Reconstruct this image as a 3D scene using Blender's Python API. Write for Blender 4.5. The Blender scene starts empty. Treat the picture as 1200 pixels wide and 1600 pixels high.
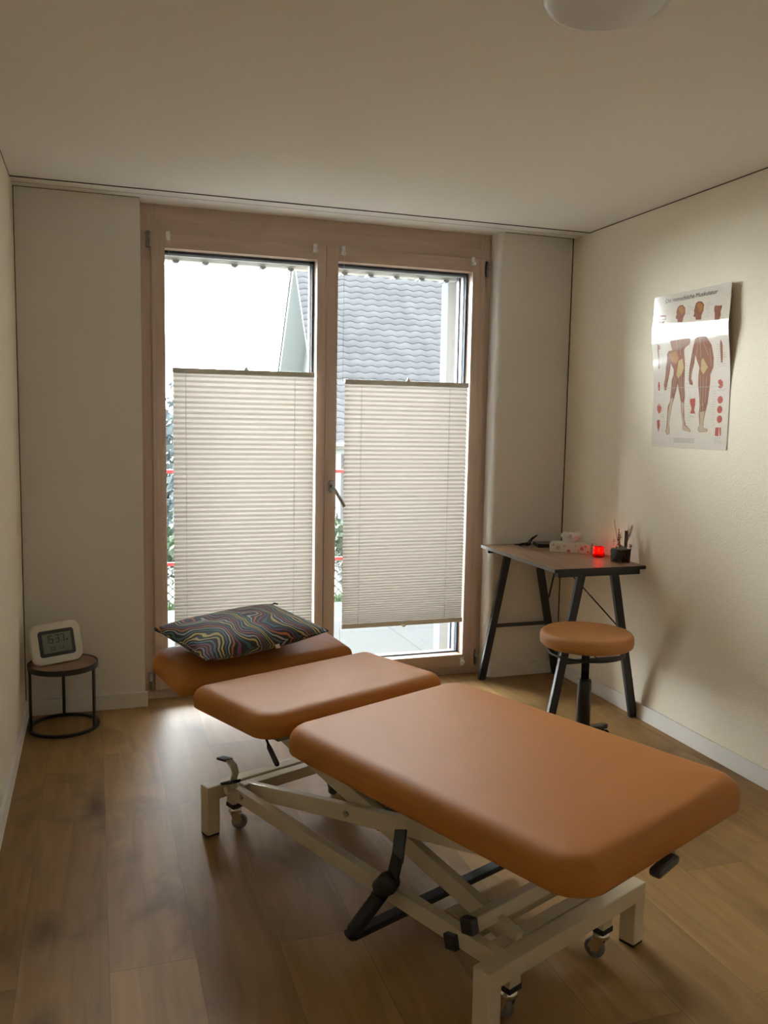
import bpy, bmesh, math, random
from mathutils import Vector, Matrix, noise
random.seed(7)
S = bpy.context.scene
COL = S.collection
R = math.radians

# ------------------------------------------------------------------ camera, sky, exposure
W, H = 2.823, 2.42            # room width, ceiling height (window wall is y = 0)
cam_d = bpy.data.cameras.new('camera'); cam = bpy.data.objects.new('camera', cam_d); COL.objects.link(cam)
cam_d.sensor_fit = 'VERTICAL'; cam_d.sensor_height = 36.0; cam_d.lens = 1350.97 / 1600 * 36.0
cam_d.clip_start = 0.02; cam_d.clip_end = 500
rr = ((0.9484847, 0.0162355, 0.3164065), (-0.3163015, 0.1057921, 0.9427414), (0.0181674, 0.9942557, -0.1054775))
m = Matrix(((rr[0][0], rr[0][1], -rr[0][2], 0.32585), (rr[1][0], rr[1][1], -rr[1][2], -4.27588),
            (rr[2][0], rr[2][1], -rr[2][2], 1.41679), (0, 0, 0, 1)))
cam.matrix_world = m
S.camera = cam
wd = bpy.data.worlds.new('overcast_sky'); S.world = wd; wd.use_nodes = True
bg = wd.node_tree.nodes['Background']
bg.inputs[0].default_value = (0.96, 0.985, 1.0, 1)
# hazy overcast sky with an added glow beyond the window that brightens the room
wn, wl = wd.node_tree.nodes, wd.node_tree.links
w_tc = wn.new('ShaderNodeTexCoord'); w_dot = wn.new('ShaderNodeVectorMath'); w_dot.operation = 'DOT_PRODUCT'
w_dot.inputs[1].default_value = Vector((-0.28, 0.86, 0.42)).normalized()
w_mr = wn.new('ShaderNodeMapRange'); w_mr.interpolation_type = 'SMOOTHSTEP'
w_mr.inputs['From Min'].default_value = 0.45; w_mr.inputs['From Max'].default_value = 1.0
w_mr.inputs['To Min'].default_value = 7.5; w_mr.inputs['To Max'].default_value = 63.0
wl.new(w_tc.outputs['Generated'], w_dot.inputs[0]); wl.new(w_dot.outputs['Value'], w_mr.inputs['Value']); wl.new(w_mr.outputs[0], bg.inputs[1])
S.view_settings.view_transform = 'Standard'; S.view_settings.look = 'None'
S.view_settings.exposure = 0.0; S.view_settings.gamma = 1.0; S.view_settings.use_curve_mapping = False

# ------------------------------------------------------------------ materials
def nt(name):
    mt = bpy.data.materials.new(name); mt.use_nodes = True
    return mt, mt.node_tree.nodes, mt.node_tree.links, mt.node_tree.nodes['Principled BSDF']
def mat(name, col, rough=0.5, metal=0.0, bump=0.0, bscale=200, var=0.0, vscale=5, coat=0.0, vec=(1, 1, 1), spec=0.5, bdist=0.002):
    mt, N, L, b = nt(name)
    b.inputs['Base Color'].default_value = (*col, 1); b.inputs['Roughness'].default_value = rough
    b.inputs['Metallic'].default_value = metal; b.inputs['Coat Weight'].default_value = coat
    b.inputs['Specular IOR Level'].default_value = spec
    tc = N.new('ShaderNodeTexCoord'); mp = N.new('ShaderNodeMapping'); mp.inputs['Scale'].default_value = vec
    L.new(tc.outputs['Object'], mp.inputs[0])
    n2 = N.new('ShaderNodeTexNoise'); n2.inputs['Scale'].default_value = vscale; n2.inputs['Detail'].default_value = 4
    L.new(mp.outputs[0], n2.inputs['Vector'])
    rp = N.new('ShaderNodeMix'); rp.data_type = 'RGBA'
    rp.inputs['A'].default_value = (*[c * (1 - var) for c in col], 1); rp.inputs['B'].default_value = (*[min(1, c * (1 + var)) for c in col], 1)
    L.new(n2.outputs[0], rp.inputs['Factor']); L.new(rp.outputs['Result'], b.inputs['Base Color'])
    if bump:
        n = N.new('ShaderNodeTexNoise'); n.inputs['Scale'].default_value = bscale; n.inputs['Detail'].default_value = 3
        L.new(mp.outputs[0], n.inputs['Vector'])
        bp = N.new('ShaderNodeBump'); bp.inputs['Strength'].default_value = bump; bp.inputs['Distance'].default_value = bdist
        L.new(n.outputs[0], bp.inputs['Height']); L.new(bp.outputs[0], b.inputs['Normal'])
    return mt

M = {}
M['wall'] = mat('wall_plaster', (0.84, 0.765, 0.615), 0.85, bump=0.55, bscale=140, var=0.03, vscale=60, bdist=0.003)
M['pier'] = mat('pier_plaster', (0.80, 0.77, 0.725), 0.85, bump=0.25, bscale=220, var=0.02, vscale=60)
M['ceiling'] = mat('ceiling_plaster', (0.84, 0.81, 0.755), 0.9, bump=0.15, bscale=260, var=0.02, vscale=40)
M['base'] = mat('baseboard_paint', (0.80, 0.77, 0.71), 0.5, var=0.02)
M['shadow_joint'] = mat('shadow_joint_paint', (0.05, 0.035, 0.025), 0.9)
M['track'] = mat('curtain_track_paint', (0.80, 0.77, 0.715), 0.7)
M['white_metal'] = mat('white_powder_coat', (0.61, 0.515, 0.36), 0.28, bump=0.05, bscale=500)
M['black_metal'] = mat('black_metal', (0.012, 0.012, 0.013), 0.45, var=0.1, spec=0.6)
M['black_rubber'] = mat('black_rubber', (0.012, 0.011, 0.010), 0.7)
M['chrome'] = mat('chrome', (0.75, 0.74, 0.72), 0.18, metal=1.0)
M['steel'] = mat('brushed_steel', (0.42, 0.42, 0.43), 0.35, metal=1.0)
M['wheel'] = mat('grey_wheel', (0.16, 0.14, 0.13), 0.45)
M['gasket'] = mat('grey_gasket', (0.05, 0.06, 0.08), 0.5)
M['alu'] = mat('beige_aluminium', (0.26, 0.255, 0.24), 0.5)
M['pack'] = mat('beige_slat_paint', (0.55, 0.53, 0.48), 0.5)
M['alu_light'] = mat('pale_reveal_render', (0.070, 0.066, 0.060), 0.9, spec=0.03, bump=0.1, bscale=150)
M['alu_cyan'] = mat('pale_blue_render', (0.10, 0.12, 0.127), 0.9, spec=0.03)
M['plastic_white'] = mat('white_plastic', (0.75, 0.74, 0.70), 0.4)
M['lamp_glass'] = mat('opal_lamp_shade', (0.62, 0.60, 0.58), 0.25)
M['leather'] = mat('caramel_leatherette', (0.405, 0.150, 0.028), 0.52, spec=0.18, bump=0.28, bscale=420, var=0.07, vscale=9, bdist=0.0012)
M['leather_edge'] = mat('caramel_leatherette_stool', (0.52, 0.225, 0.06), 0.5, bump=0.2, bscale=420, var=0.05, vscale=9, bdist=0.001)
M['under'] = mat('grey_board', (0.2, 0.19, 0.17), 0.7)
M['black_plastic'] = mat('black_plastic', (0.015, 0.015, 0.017), 0.3)
M['lcd'] = mat('lcd_grey', (0.17, 0.19, 0.15), 0.7, spec=0.2)
M['lcd_ink'] = mat('lcd_ink', (0.02, 0.024, 0.02), 0.7, spec=0.2)
M['clock'] = mat('clock_case', (0.62, 0.58, 0.50), 0.4)
M['rail'] = mat('grey_blind_rail', (0.70, 0.70, 0.66), 0.5)
M['clear_plastic'] = mat('bracket_plastic', (0.88, 0.88, 0.86), 0.35)
M['red'] = mat('red_paint', (0.30, 0.012, 0.012), 0.6)
M['fence_white'] = mat('white_fence_paint', (0.16, 0.16, 0.16), 0.6)
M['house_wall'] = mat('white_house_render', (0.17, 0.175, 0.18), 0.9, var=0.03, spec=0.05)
M['gable'] = mat('pale_gable_board', (0.30, 0.32, 0.325), 0.9, spec=0.03)
M['slab'] = None
M['foliage'] = mat('haze_tinted_foliage', (0.13, 0.165, 0.175), 0.9, var=0.2, vscale=3)  # distance haze is mixed into this pale blue leaf colour
M['bush'] = mat('bush_leaf', (0.03, 0.055, 0.025), 0.8, var=0.3, vscale=8)
M['bark'] = mat('bark', (0.04, 0.035, 0.03), 0.9)
M['grass'] = mat('grass', (0.035, 0.07, 0.02), 0.9, var=0.4, vscale=12)
M['earth'] = mat('meadow', (0.05, 0.06, 0.035), 0.95, var=0.4, vscale=0.4)
M['paper'] = mat('poster_paper', (0.66, 0.60, 0.52), 0.07, coat=0.0, bump=0.04, bscale=5, bdist=0.002, var=0.02)
M['flowers_dry'] = mat('dried_stem', (0.10, 0.05, 0.03), 0.8, var=0.3, vscale=60)
M['plume'] = mat('dried_grass_plume', (0.30, 0.23, 0.15), 0.9)
M['dark_leaf'] = mat('dark_dried_leaf', (0.045, 0.05, 0.03), 0.8, var=0.3, vscale=60)
M['moss'] = mat('dark_moss', (0.24, 0.245, 0.19), 0.9, bump=1.0, bscale=90, var=0.4, vscale=70, bdist=0.01)
M['wax'] = mat('candle_wax', (0.8, 0.75, 0.65), 0.5)
M['tissue'] = mat('tissue_paper', (0.85, 0.80, 0.76), 0.9)
M['pink'] = mat('pink_flower_print', (0.55, 0.14, 0.18), 0.7)
M['sage'] = mat('sage_flower_print', (0.42, 0.44, 0.36), 0.7)
M['carton'] = mat('tissue_carton', (0.68, 0.64, 0.57), 0.6, var=0.08, vscale=40)

def wood(name, c1, c2, c3, rough, gscale=(1, 18, 18), planks=None, spec=0.5):
    mt, N, L, b = nt(name)
    tc = N.new('ShaderNodeTexCoord'); mp = N.new('ShaderNodeMapping'); L.new(tc.outputs['Object'], mp.inputs[0])
    vecout = mp.outputs[0]
    if planks:
        br = N.new('ShaderNodeTexBrick'); mp.inputs['Rotation'].default_value = (0, 0, R(90)); mp.inputs['Location'].default_value = planks
        br.inputs['Scale'].default_value = 1.0; br.inputs['Brick Width'].default_value = 1.5; br.inputs['Row Height'].default_value = 0.22
        br.inputs['Mortar Size'].default_value = 0.0011; br.inputs['Mortar Smooth'].default_value = 0.2; br.offset = 0.37; br.offset_frequency = 2
        br.inputs['Color1'].default_value = (0, 0, 0, 1); br.inputs['Color2'].default_value = (1, 1, 1, 1); br.inputs['Mortar'].default_value = (.5, .5, .5, 1)
        L.new(vecout, br.inputs['Vector'])
        sc = N.new('ShaderNodeVectorMath'); sc.operation = 'MULTIPLY_ADD'; sc.inputs[1].default_value = (7, 9, 5)
        L.new(br.outputs['Color'], sc.inputs[0]); L.new(vecout, sc.inputs[2]); vecout = sc.outputs[0]
    g = N.new('ShaderNodeMapping'); g.inputs['Scale'].default_value = gscale; L.new(vecout, g.inputs[0])
    n1 = N.new('ShaderNodeTexNoise'); n1.inputs['Scale'].default_value = 2.2; n1.inputs['Detail'].default_value = 8; n1.inputs['Distortion'].default_value = 1.2
    L.new(g.outputs[0], n1.inputs['Vector'])
    g2 = N.new('ShaderNodeMapping'); g2.inputs['Scale'].default_value = (gscale[0] * 2.2, gscale[1] * .38, gscale[2] * .38); L.new(vecout, g2.inputs[0])
    n2 = N.new('ShaderNodeTexNoise'); n2.inputs['Scale'].default_value = 1.0; n2.inputs['Detail'].default_value = 5; n2.inputs['Distortion'].default_value = 1.5
    L.new(g2.outputs[0], n2.inputs['Vector'])
    r1 = N.new('ShaderNodeValToRGB'); L.new(n1.outputs[0], r1.inputs[0])
    r1.color_ramp.elements[0].position = 0.3; r1.color_ramp.elements[0].color = (*c1, 1)
    r1.color_ramp.elements[1].position = 0.7; r1.color_ramp.elements[1].color = (*c2, 1)
    r2 = N.new('ShaderNodeValToRGB'); L.new(n2.outputs[0], r2.inputs[0])
    r2.color_ramp.elements[0].position = 0.54; r2.color_ramp.elements[0].color = (0, 0, 0, 1)
    r2.color_ramp.elements[1].position = 0.80; r2.color_ramp.elements[1].color = (1, 1, 1, 1)
    mx = N.new('ShaderNodeMix'); mx.data_type = 'RGBA'; L.new(r2.outputs[0], mx.inputs['Factor'])
    L.new(r1.outputs[0], mx.inputs['A']); mx.inputs['B'].default_value = (*c3, 1)
    out = mx.outputs['Result']
    if planks:
        hv = N.new('ShaderNodeHueSaturation'); L.new(out, hv.inputs['Color'])
        mr = N.new('ShaderNodeMapRange'); mr.inputs['To Min'].default_value = 0.82; mr.inputs['To Max'].default_value = 1.16
        L.new(br.outputs['Color'], mr.inputs['Value']); L.new(mr.outputs[0], hv.inputs['Value'])
        m2 = N.new('ShaderNodeMix'); m2.data_type = 'RGBA'; L.new(br.outputs['Fac'], m2.inputs['Factor'])
        L.new(hv.outputs[0], m2.inputs['A']); m2.inputs['B'].default_value = (0.19, 0.12, 0.06, 1); out = m2.outputs['Result']
        kn = N.new('ShaderNodeTexVoronoi'); kn.inputs['Scale'].default_value = 1.0; km = N.new('ShaderNodeMapping'); km.inputs['Scale'].default_value = (1.3, 2.6, 1)
        kd = N.new('ShaderNodeVectorMath'); kd.operation = 'MULTIPLY_ADD'; kd.inputs[1].default_value = (.05, .05, 0); kw = N.new('ShaderNodeTexNoise'); kw.inputs['Scale'].default_value = 9
        L.new(mp.outputs[0], kw.inputs['Vector']); L.new(kw.outputs['Color'], kd.inputs[0]); L.new(mp.outputs[0], kd.inputs[2]); L.new(kd.outputs[0], km.inputs[0]); L.new(km.outputs[0], kn.inputs['Vector'])
        kr = N.new('ShaderNodeMapRange'); kr.inputs['From Min'].default_value = 0.0; kr.inputs['From Max'].default_value = 0.17; kr.inputs['To Min'].default_value = 0.38; kr.inputs['To Max'].default_value = 1.0
        L.new(kn.outputs['Distance'], kr.inputs['Value']); hk = N.new('ShaderNodeHueSaturation'); L.new(out, hk.inputs['Color']); L.new(kr.outputs[0], hk.inputs['Value']); out = hk.outputs[0]
        bp = N.new('ShaderNodeBump'); bp.inputs['Strength'].default_value = 0.12; bp.inputs['Distance'].default_value = 0.002
        L.new(n1.outputs[0], bp.inputs['Height']); L.new(bp.outputs[0], b.inputs['Normal'])
    L.new(out, b.inputs['Base Color']); b.inputs['Roughness'].default_value = rough
    b.inputs['Specular IOR Level'].default_value = spec
    return mt
M['floor'] = wood('oak_plank_floor', (0.265, 0.148, 0.052), (0.375, 0.222, 0.086), (0.15, 0.085, 0.032), 0.48, (0.9, 7, 7), planks=(0.35, 0.10, 0), spec=0.2)
M['spruceV'] = wood('spruce_frame_upright', (0.50, 0.37, 0.285), (0.58, 0.44, 0.35), (0.43, 0.30, 0.22), 0.5, (14, 14, 0.9))
M['spruceH'] = wood('spruce_frame_crosspiece', (0.50, 0.37, 0.285), (0.58, 0.44, 0.35), (0.43, 0.30, 0.22), 0.5, (0.9, 14, 14))
M['desk_top'] = wood('walnut_look_board', (0.26, 0.155, 0.09), (0.36, 0.225, 0.14), (0.13, 0.075, 0.045), 0.33, (16, 1.0, 16), spec=0.3)
M['side_top'] = wood('dark_oak_board', (0.22, 0.13, 0.075), (0.32, 0.20, 0.12), (0.12, 0.07, 0.04), 0.5, (2, 22, 22))
M['desk_edge_lit'] = mat('lit_grey_board_edge', (0.16, 0.15, 0.145), 0.25)

def pleat_mat():
    mt = bpy.data.materials.new('pleated_blind_fabric'); mt.use_nodes = True
    N, L = mt.node_tree.nodes, mt.node_tree.links; N.remove(N['Principled BSDF'])
    d = N.new('ShaderNodeBsdfDiffuse'); d.inputs[0].default_value = (0.74, 0.68, 0.61, 1)
    t = N.new('ShaderNodeBsdfTranslucent'); t.inputs[0].default_value = (0.150, 0.136, 0.120, 1)
    a = N.new('ShaderNodeMixShader'); a.inputs[0].default_value = 0.55
    tc = N.new('ShaderNodeTexCoord'); n = N.new('ShaderNodeTexNoise'); n.inputs['Scale'].default_value = 900; L.new(tc.outputs['Object'], n.inputs['Vector'])
    b = N.new('ShaderNodeBump'); b.inputs['Strength'].default_value = 0.1; b.inputs['Distance'].default_value = .001
    L.new(n.outputs[0], b.inputs['Height']); L.new(b.outputs[0], d.inputs['Normal'])
    L.new(d.outputs[0], a.inputs[1]); L.new(t.outputs[0], a.inputs[2]); L.new(a.outputs[0], N['Material Output'].inputs[0])
    return mt
M['pleat'] = pleat_mat()
def glass_mat(name, tint=(0.96, 0.98, 0.98), fac=0.06, rough=0.0):
    mt = bpy.data.materials.new(name); mt.use_nodes = True
    N, L = mt.node_tree.nodes, mt.node_tree.links; N.remove(N['Principled BSDF'])
    t = N.new('ShaderNodeBsdfTransparent'); t.inputs[0].default_value = (*tint, 1)
    g = N.new('ShaderNodeBsdfGlossy'); g.inputs['Roughness'].default_value = rough
    fr = N.new('ShaderNodeFresnel'); fr.inputs[0].default_value = 1.45
    a = N.new('ShaderNodeMixShader'); L.new(fr.outputs[0], a.inputs[0])
    L.new(t.outputs[0], a.inputs[1]); L.new(g.outputs[0], a.inputs[2]); L.new(a.outputs[0], N['Material Output'].inputs[0])
    return mt
M['glass'] = glass_mat('window_glass')
M['vase_glass'] = glass_mat('vase_glass', (0.97, 0.98, 0.97))
M['red_glass'] = glass_mat('red_glass', (0.9, 0.05, 0.04))
def frost(mt, col, f):
    N, L = mt.node_tree.nodes, mt.node_tree.links; o = N['Material Output'].inputs[0]; src = o.links[0].from_socket
    t = N.new('ShaderNodeBsdfTranslucent'); t.inputs[0].default_value = (*col, 1); a = N.new('ShaderNodeMixShader'); a.inputs[0].default_value = f
    L.new(src, a.inputs[1]); L.new(t.outputs[0], a.inputs[2]); L.new(a.outputs[0], o)
frost(M['red_glass'], (0.9, 0.04, 0.03), .38)
def emis(name, col, st):
    mt = bpy.data.materials.new(name); mt.use_nodes = True
    b = mt.node_tree.nodes['Principled BSDF']; b.inputs['Base Color'].default_value = (*col, 1)
    b.inputs['Emission Color'].default_value = (*col, 1); b.inputs['Emission Strength'].default_value = st
    return mt
M['flame'] = emis('candle_flame', (1.0, 0.55, 0.18), 60)
def paint(name, col, r=0.07):
    return mat(name, col, r, coat=0.0, bump=0.04, bscale=5, bdist=0.002)
M['p_muscle'] = paint('print_muscle_red', (0.27, 0.115, 0.075)); M['p_orange'] = paint('print_orange', (0.40, 0.19, 0.075))
M['p_yellow'] = paint('print_yellow', (0.50, 0.37, 0.17)); M['p_bone'] = paint('print_tendon', (0.47, 0.37, 0.26))
M['p_red'] = paint('print_red', (0.42, 0.09, 0.07)); M['p_ink'] = paint('print_ink', (0.05, 0.04, 0.05)); M['p_grey'] = paint('print_grey', (0.47, 0.43, 0.39))
M['tape'] = mat('clear_tape', (0.70, 0.66, 0.58), 0.08, coat=0.5)

def slab_mat():
    mt, N, L, b = nt('terrace_slabs')
    tc = N.new('ShaderNodeTexCoord'); mp = N.new('ShaderNodeMapping'); mp.inputs['Location'].default_value = (-0.05, 0.13, 0)
    mp.inputs['Scale'].default_value = (1, 1, 1)
    L.new(tc.outputs['Object'], mp.inputs[0])
    br = N.new('ShaderNodeTexBrick'); br.offset = 0.0; br.inputs['Scale'].default_value = 1; br.inputs['Brick Width'].default_value = 0.75; br.inputs['Row Height'].default_value = 0.75
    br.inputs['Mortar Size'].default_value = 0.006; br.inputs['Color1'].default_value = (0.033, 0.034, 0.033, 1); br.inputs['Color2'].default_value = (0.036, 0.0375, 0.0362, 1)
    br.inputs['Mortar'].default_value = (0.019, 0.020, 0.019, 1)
    L.new(mp.outputs[0], br.inputs['Vector']); L.new(br.outputs[0], b.inputs['Base Color']); b.inputs['Roughness'].default_value = 0.9
    b.inputs['Specular IOR Level'].default_value = 0.1
    return mt
M['slab'] = slab_mat()

def pillow_mat():
    mt, N, L, b = nt('marbled_pillow_fabric')
    tc = N.new('ShaderNodeTexCoord')
    n = N.new('ShaderNodeTexNoise'); n.inputs['Scale'].default_value = 5.0; n.inputs['Detail'].default_value = 1.5; n.inputs['Roughness'].default_value = .45
    mp = N.new('ShaderNodeMapping'); mp.inputs['Scale'].default_value = (1.0, 1.0, .6); L.new(tc.outputs['Object'], mp.inputs[0]); L.new(mp.outputs[0], n.inputs['Vector'])
    ma = N.new('ShaderNodeVectorMath'); ma.operation = 'MULTIPLY_ADD'; ma.inputs[1].default_value = (0.30, 0.30, 0.3)
    L.new(n.outputs['Color'], ma.inputs[0]); L.new(tc.outputs['Object'], ma.inputs[2])
    n2 = N.new('ShaderNodeTexNoise'); n2.inputs['Scale'].default_value = 16; n2.inputs['Detail'].default_value = 0.5; L.new(tc.outputs['Object'], n2.inputs['Vector'])
    mb = N.new('ShaderNodeVectorMath'); mb.operation = 'MULTIPLY_ADD'; mb.inputs[1].default_value = (0.055, 0.055, 0.0)
    L.new(n2.outputs['Color'], mb.inputs[0]); L.new(ma.outputs[0], mb.inputs[2])
    dt = N.new('ShaderNodeVectorMath'); dt.operation = 'DOT_PRODUCT'; dt.inputs[1].default_value = (4.6, 1.3, 0.4); L.new(mb.outputs[0], dt.inputs[0])
    fr = N.new('ShaderNodeMath'); fr.operation = 'FRACT'; L.new(dt.outputs['Value'], fr.inputs[0])
    rp = N.new('ShaderNodeValToRGB'); rp.color_ramp.interpolation = 'CONSTANT'
    dk = (0.012, 0.013, 0.022); cols = [dk, (0.491, 0.385, 0.094), dk, (0.058, 0.164, 0.176), dk, (0.374, 0.421, 0.421), dk, (0.468, 0.140, 0.047), dk, (0.176, 0.058, 0.140), dk, (0.035, 0.105, 0.129), dk,
            (0.468, 0.363, 0.105), (0.035, 0.023, 0.035), (0.304, 0.328, 0.351), dk, (0.328, 0.082, 0.070), dk, (0.222, 0.105, 0.164), dk, (0.082, 0.199, 0.199), dk, (0.421, 0.351, 0.164)]
    e = rp.color_ramp.elements; k = len(cols)
    e[0].position = 0; e[0].color = (*cols[0], 1); e[1].position = 1 / k; e[1].color = (*cols[1], 1)
    for i in range(2, k):
        q = e.new(i / k + (0.004 if i % 2 else -0.004)); q.color = (*cols[i], 1)
    L.new(fr.outputs[0], rp.inputs[0]); L.new(rp.outputs[0], b.inputs['Base Color']); b.inputs['Roughness'].default_value = 0.8
    b.inputs['Sheen Weight'].default_value = 0.15
    return mt
M['pillow'] = pillow_mat()
def roof_mat():
    mt, N, L, b = nt('slate_grey_roof_tiles')
    oi = N.new('ShaderNodeTexCoord'); n = N.new('ShaderNodeTexNoise'); n.inputs['Scale'].default_value = 4; n.inputs['Detail'].default_value = 3
    L.new(oi.outputs['Object'], n.inputs['Vector'])
    rp = N.new('ShaderNodeValToRGB'); L.new(n.outputs[0], rp.inputs[0])
    rp.color_ramp.elements[0].position = .3; rp.color_ramp.elements[0].color = (0.118, 0.122, 0.130, 1)
    rp.color_ramp.elements[1].position = .7; rp.color_ramp.elements[1].color = (0.150, 0.154, 0.163, 1)
    L.new(rp.outputs[0], b.inputs['Base Color']); b.inputs['Roughness'].default_value = 0.45; b.inputs['Specular IOR Level'].default_value = 0.05
    return mt
M['roof'] = roof_mat()

# ------------------------------------------------------------------ geometry helpers
def box(bm, lo, hi, mi=0, bev=0.0):
    lo = Vector(lo); hi = Vector(hi)
    b2 = bmesh.new(); bmesh.ops.create_cube(b2, size=1)
    for v in b2.verts: v.co = Vector([(lo[i] + hi[i]) / 2 + v.co[i] * (hi[i] - lo[i]) for i in range(3)])
    if bev: bmesh.ops.bevel(b2, geom=list(b2.edges), offset=bev, segments=2, affect='EDGES', profile=0.6)
    merge(bm, b2, mi)
def merge(bm, b2, mi=0, M4=None):
    mp = {}
    for v in b2.verts: mp[v] = bm.verts.new(M4 @ v.co if M4 else v.co)
    for f in b2.faces:
        try:
            g = bm.faces.new([mp[v] for v in f.verts]); g.material_index = mi; g.smooth = f.smooth
        except ValueError: pass
    b2.free()
def frame_axes(d, up=(0, 0, 1)):
    d = Vector(d).normalized(); up = Vector(up)
    if abs(d.dot(up)) > 0.98: up = Vector((0, 1, 0)) if abs(d.y) < .9 else Vector((1, 0, 0))
    x = d.cross(up).normalized(); y = x.cross(d).normalized()
    return x, y, d
def beam(bm, a, b, w, h, up=(0, 0, 1), mi=0, bev=0.003):
    """rectangular tube from a to b: w sideways, h along up"""
    a, b = Vector(a), Vector(b); x, y, d = frame_axes(b - a, up); ln = (b - a).length
    b2 = bmesh.new(); box(b2, (-w / 2, -h / 2, 0), (w / 2, h / 2, ln), bev=bev)
    M4 = Matrix(((x.x, y.x, d.x, a.x), (x.y, y.y, d.y, a.y), (x.z, y.z, d.z, a.z), (0, 0, 0, 1)))
    merge(bm, b2, mi, M4)
def tube(bm, pts, r, n=12, mi=0, caps=True, smooth=True):
    pts = [Vector(p) for p in pts]; rs = r if isinstance(r, (list, tuple)) else [r] * len(pts)
    rings = []; px = None
    for i, p in enumerate(pts):
        d = (pts[min(i + 1, len(pts) - 1)] - pts[max(i - 1, 0)]).normalized()
        if px is None: x, y, _ = frame_axes(d)
        else:
            x = (px - d * px.dot(d)); x = x.normalized() if x.length > 1e-6 else frame_axes(d)[0]; y = d.cross(x)
        px = x
        rings.append([bm.verts.new(p + (x * math.cos(2 * math.pi * k / n) + y * math.sin(2 * math.pi * k / n)) * rs[i]) for k in range(n)])
    for a, b in zip(rings, rings[1:]):
        for k in range(n):
            f = bm.faces.new((a[k], a[(k + 1) % n], b[(k + 1) % n], b[k])); f.smooth = smooth; f.material_index = mi
    if caps:
        for rg in (rings[0], rings[-1]):
            f = bm.faces.new(rg); f.material_index = mi
def ring(bm, c, r, rt, n=48, m_=10, mi=0, rect=None):
    c = Vector(c); rings = []
    for i in range(n):
        a = 2 * math.pi * i / n; e = Vector((math.cos(a), math.sin(a), 0)); rg = []
        if rect:
            for (dr, dz) in ((-rect[0], -rect[1]), (rect[0], -rect[1]), (rect[0], rect[1]), (-rect[0], rect[1])):
                rg.append(bm.verts.new(c + e * (r + dr) + Vector((0, 0, dz))))
        else:
            for k in range(m_):
                t = 2 * math.pi * k / m_; rg.append(bm.verts.new(c + e * (r + rt * math.cos(t)) + Vector((0, 0, rt * math.sin(t)))))
        rings.append(rg)
    q = len(rings[0])
    for i in range(n):
        a, b = rings[i], rings[(i + 1) % n]
        for k in range(q):
            f = bm.faces.new((a[k], b[k], b[(k + 1) % q], a[(k + 1) % q])); f.smooth = not rect; f.material_index = mi
def lathe(bm, c, prof, n=40, mi=0, smooth=True, axis=None):
    """prof: list of (r, z); first and last rings are capped"""
    c = Vector(c); rings = []
    Mx = axis or Matrix.Identity(3)
    for r_, z in prof:
        rings.append([bm.verts.new(c + Mx @ Vector((r_ * math.cos(2 * math.pi * k / n), r_ * math.sin(2 * math.pi * k / n), z))) for k in range(n)])
    for a, b in zip(rings, rings[1:]):
        for k in range(n):
            f = bm.faces.new((a[k], a[(k + 1) % n], b[(k + 1) % n], b[k])); f.smooth = smooth; f.material_index = mi
    for rg in (rings[0], rings[-1]):
        if (rg[0].co - rg[n // 2].co).length > 1e-5:
            f = bm.faces.new(rg); f.material_index = mi
def rrect(hx, hy, r, n=8):
    out = []
    for cx, cy, a0 in ((hx - r, hy - r, 0), (-hx + r, hy - r, 90), (-hx + r, -hy + r, 180), (hx - r, -hy + r, 270)):
        for k in range(n + 1):
            a = R(a0 + 90 * k / n); out.append((cx + r * math.cos(a), cy + r * math.sin(a)))
    return out
def loft(bm, rings, mi=0, smooth=True, cap0=True, cap1=True):
    vr = [[bm.verts.new(p) for p in rg] for rg in rings]; n = len(vr[0])
    for a, b in zip(vr, vr[1:]):
        for k in range(n):
            f = bm.faces.new((a[k], a[(k + 1) % n], b[(k + 1) % n], b[k])); f.smooth = smooth; f.material_index = mi
    if cap0: f = bm.faces.new(list(reversed(vr[0]))); f.material_index = mi; f.smooth = smooth
    if cap1: f = bm.faces.new(vr[-1]); f.material_index = mi; f.smooth = smooth
def rplate(bm, hx, hy, r, z0, z1, mi=0, e=0.003, M4=None):
    """rounded rectangle slab with a small rounded edge"""
    b2 = bmesh.new()
    rg = []
    for inset, z in ((e, z0), (0, z0 + e), (0, z1 - e), (e * .3, z1 - e * .3), (e, z1)):
        rg.append([(x, y, z) for x, y in rrect(hx - inset, hy - inset, max(r - inset, .0005))])
    loft(b2, rg, 0, smooth=False); merge(bm, b2, mi, M4)
def poly(bm, pts, mi=0):
    f = bm.faces.new([bm.verts.new(p) for p in pts]); f.material_index = mi
def prism(bm, pts2, z0, z1, M4=None, mi=0):
    b2 = bmesh.new(); loft(b2, [[(x, y, z0) for x, y in pts2], [(x, y, z1) for x, y in pts2]], 0, smooth=False); merge(bm, b2, mi, M4)

def obj(name, bm, mats, parent=None, label=None, fix=True):
    if fix: bmesh.ops.recalc_face_normals(bm, faces=bm.faces)
    me = bpy.data.meshes.new(name); bm.to_mesh(me); bm.free()
    for q in (mats if isinstance(mats, (list, tuple)) else [mats]): me.materials.append(q)
    o = bpy.data.objects.new(name, me); COL.objects.link(o)
    if parent: o.parent = parent
    if label: o['label'] = label
    return o
def thing(name, label, cat, loc=(0, 0, 0), rz=0.0, group=None):
    o = bpy.data.objects.new(name, None); COL.objects.link(o); o.empty_display_size = .05
    o.location = loc; o.rotation_euler = (0, 0, rz); return tag(o, label, cat, group)
def tag(o, label, cat, group=None):
    o['label'] = label; o['category'] = cat
    if group: o['group'] = group
    return o
def struct(name, bm, mats, label, cat, parent=None):
    o = obj(name, bm, mats, parent)
    o['kind'] = 'structure'; o['label'] = label; o['category'] = cat
    return o
B = bmesh.new

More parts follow.
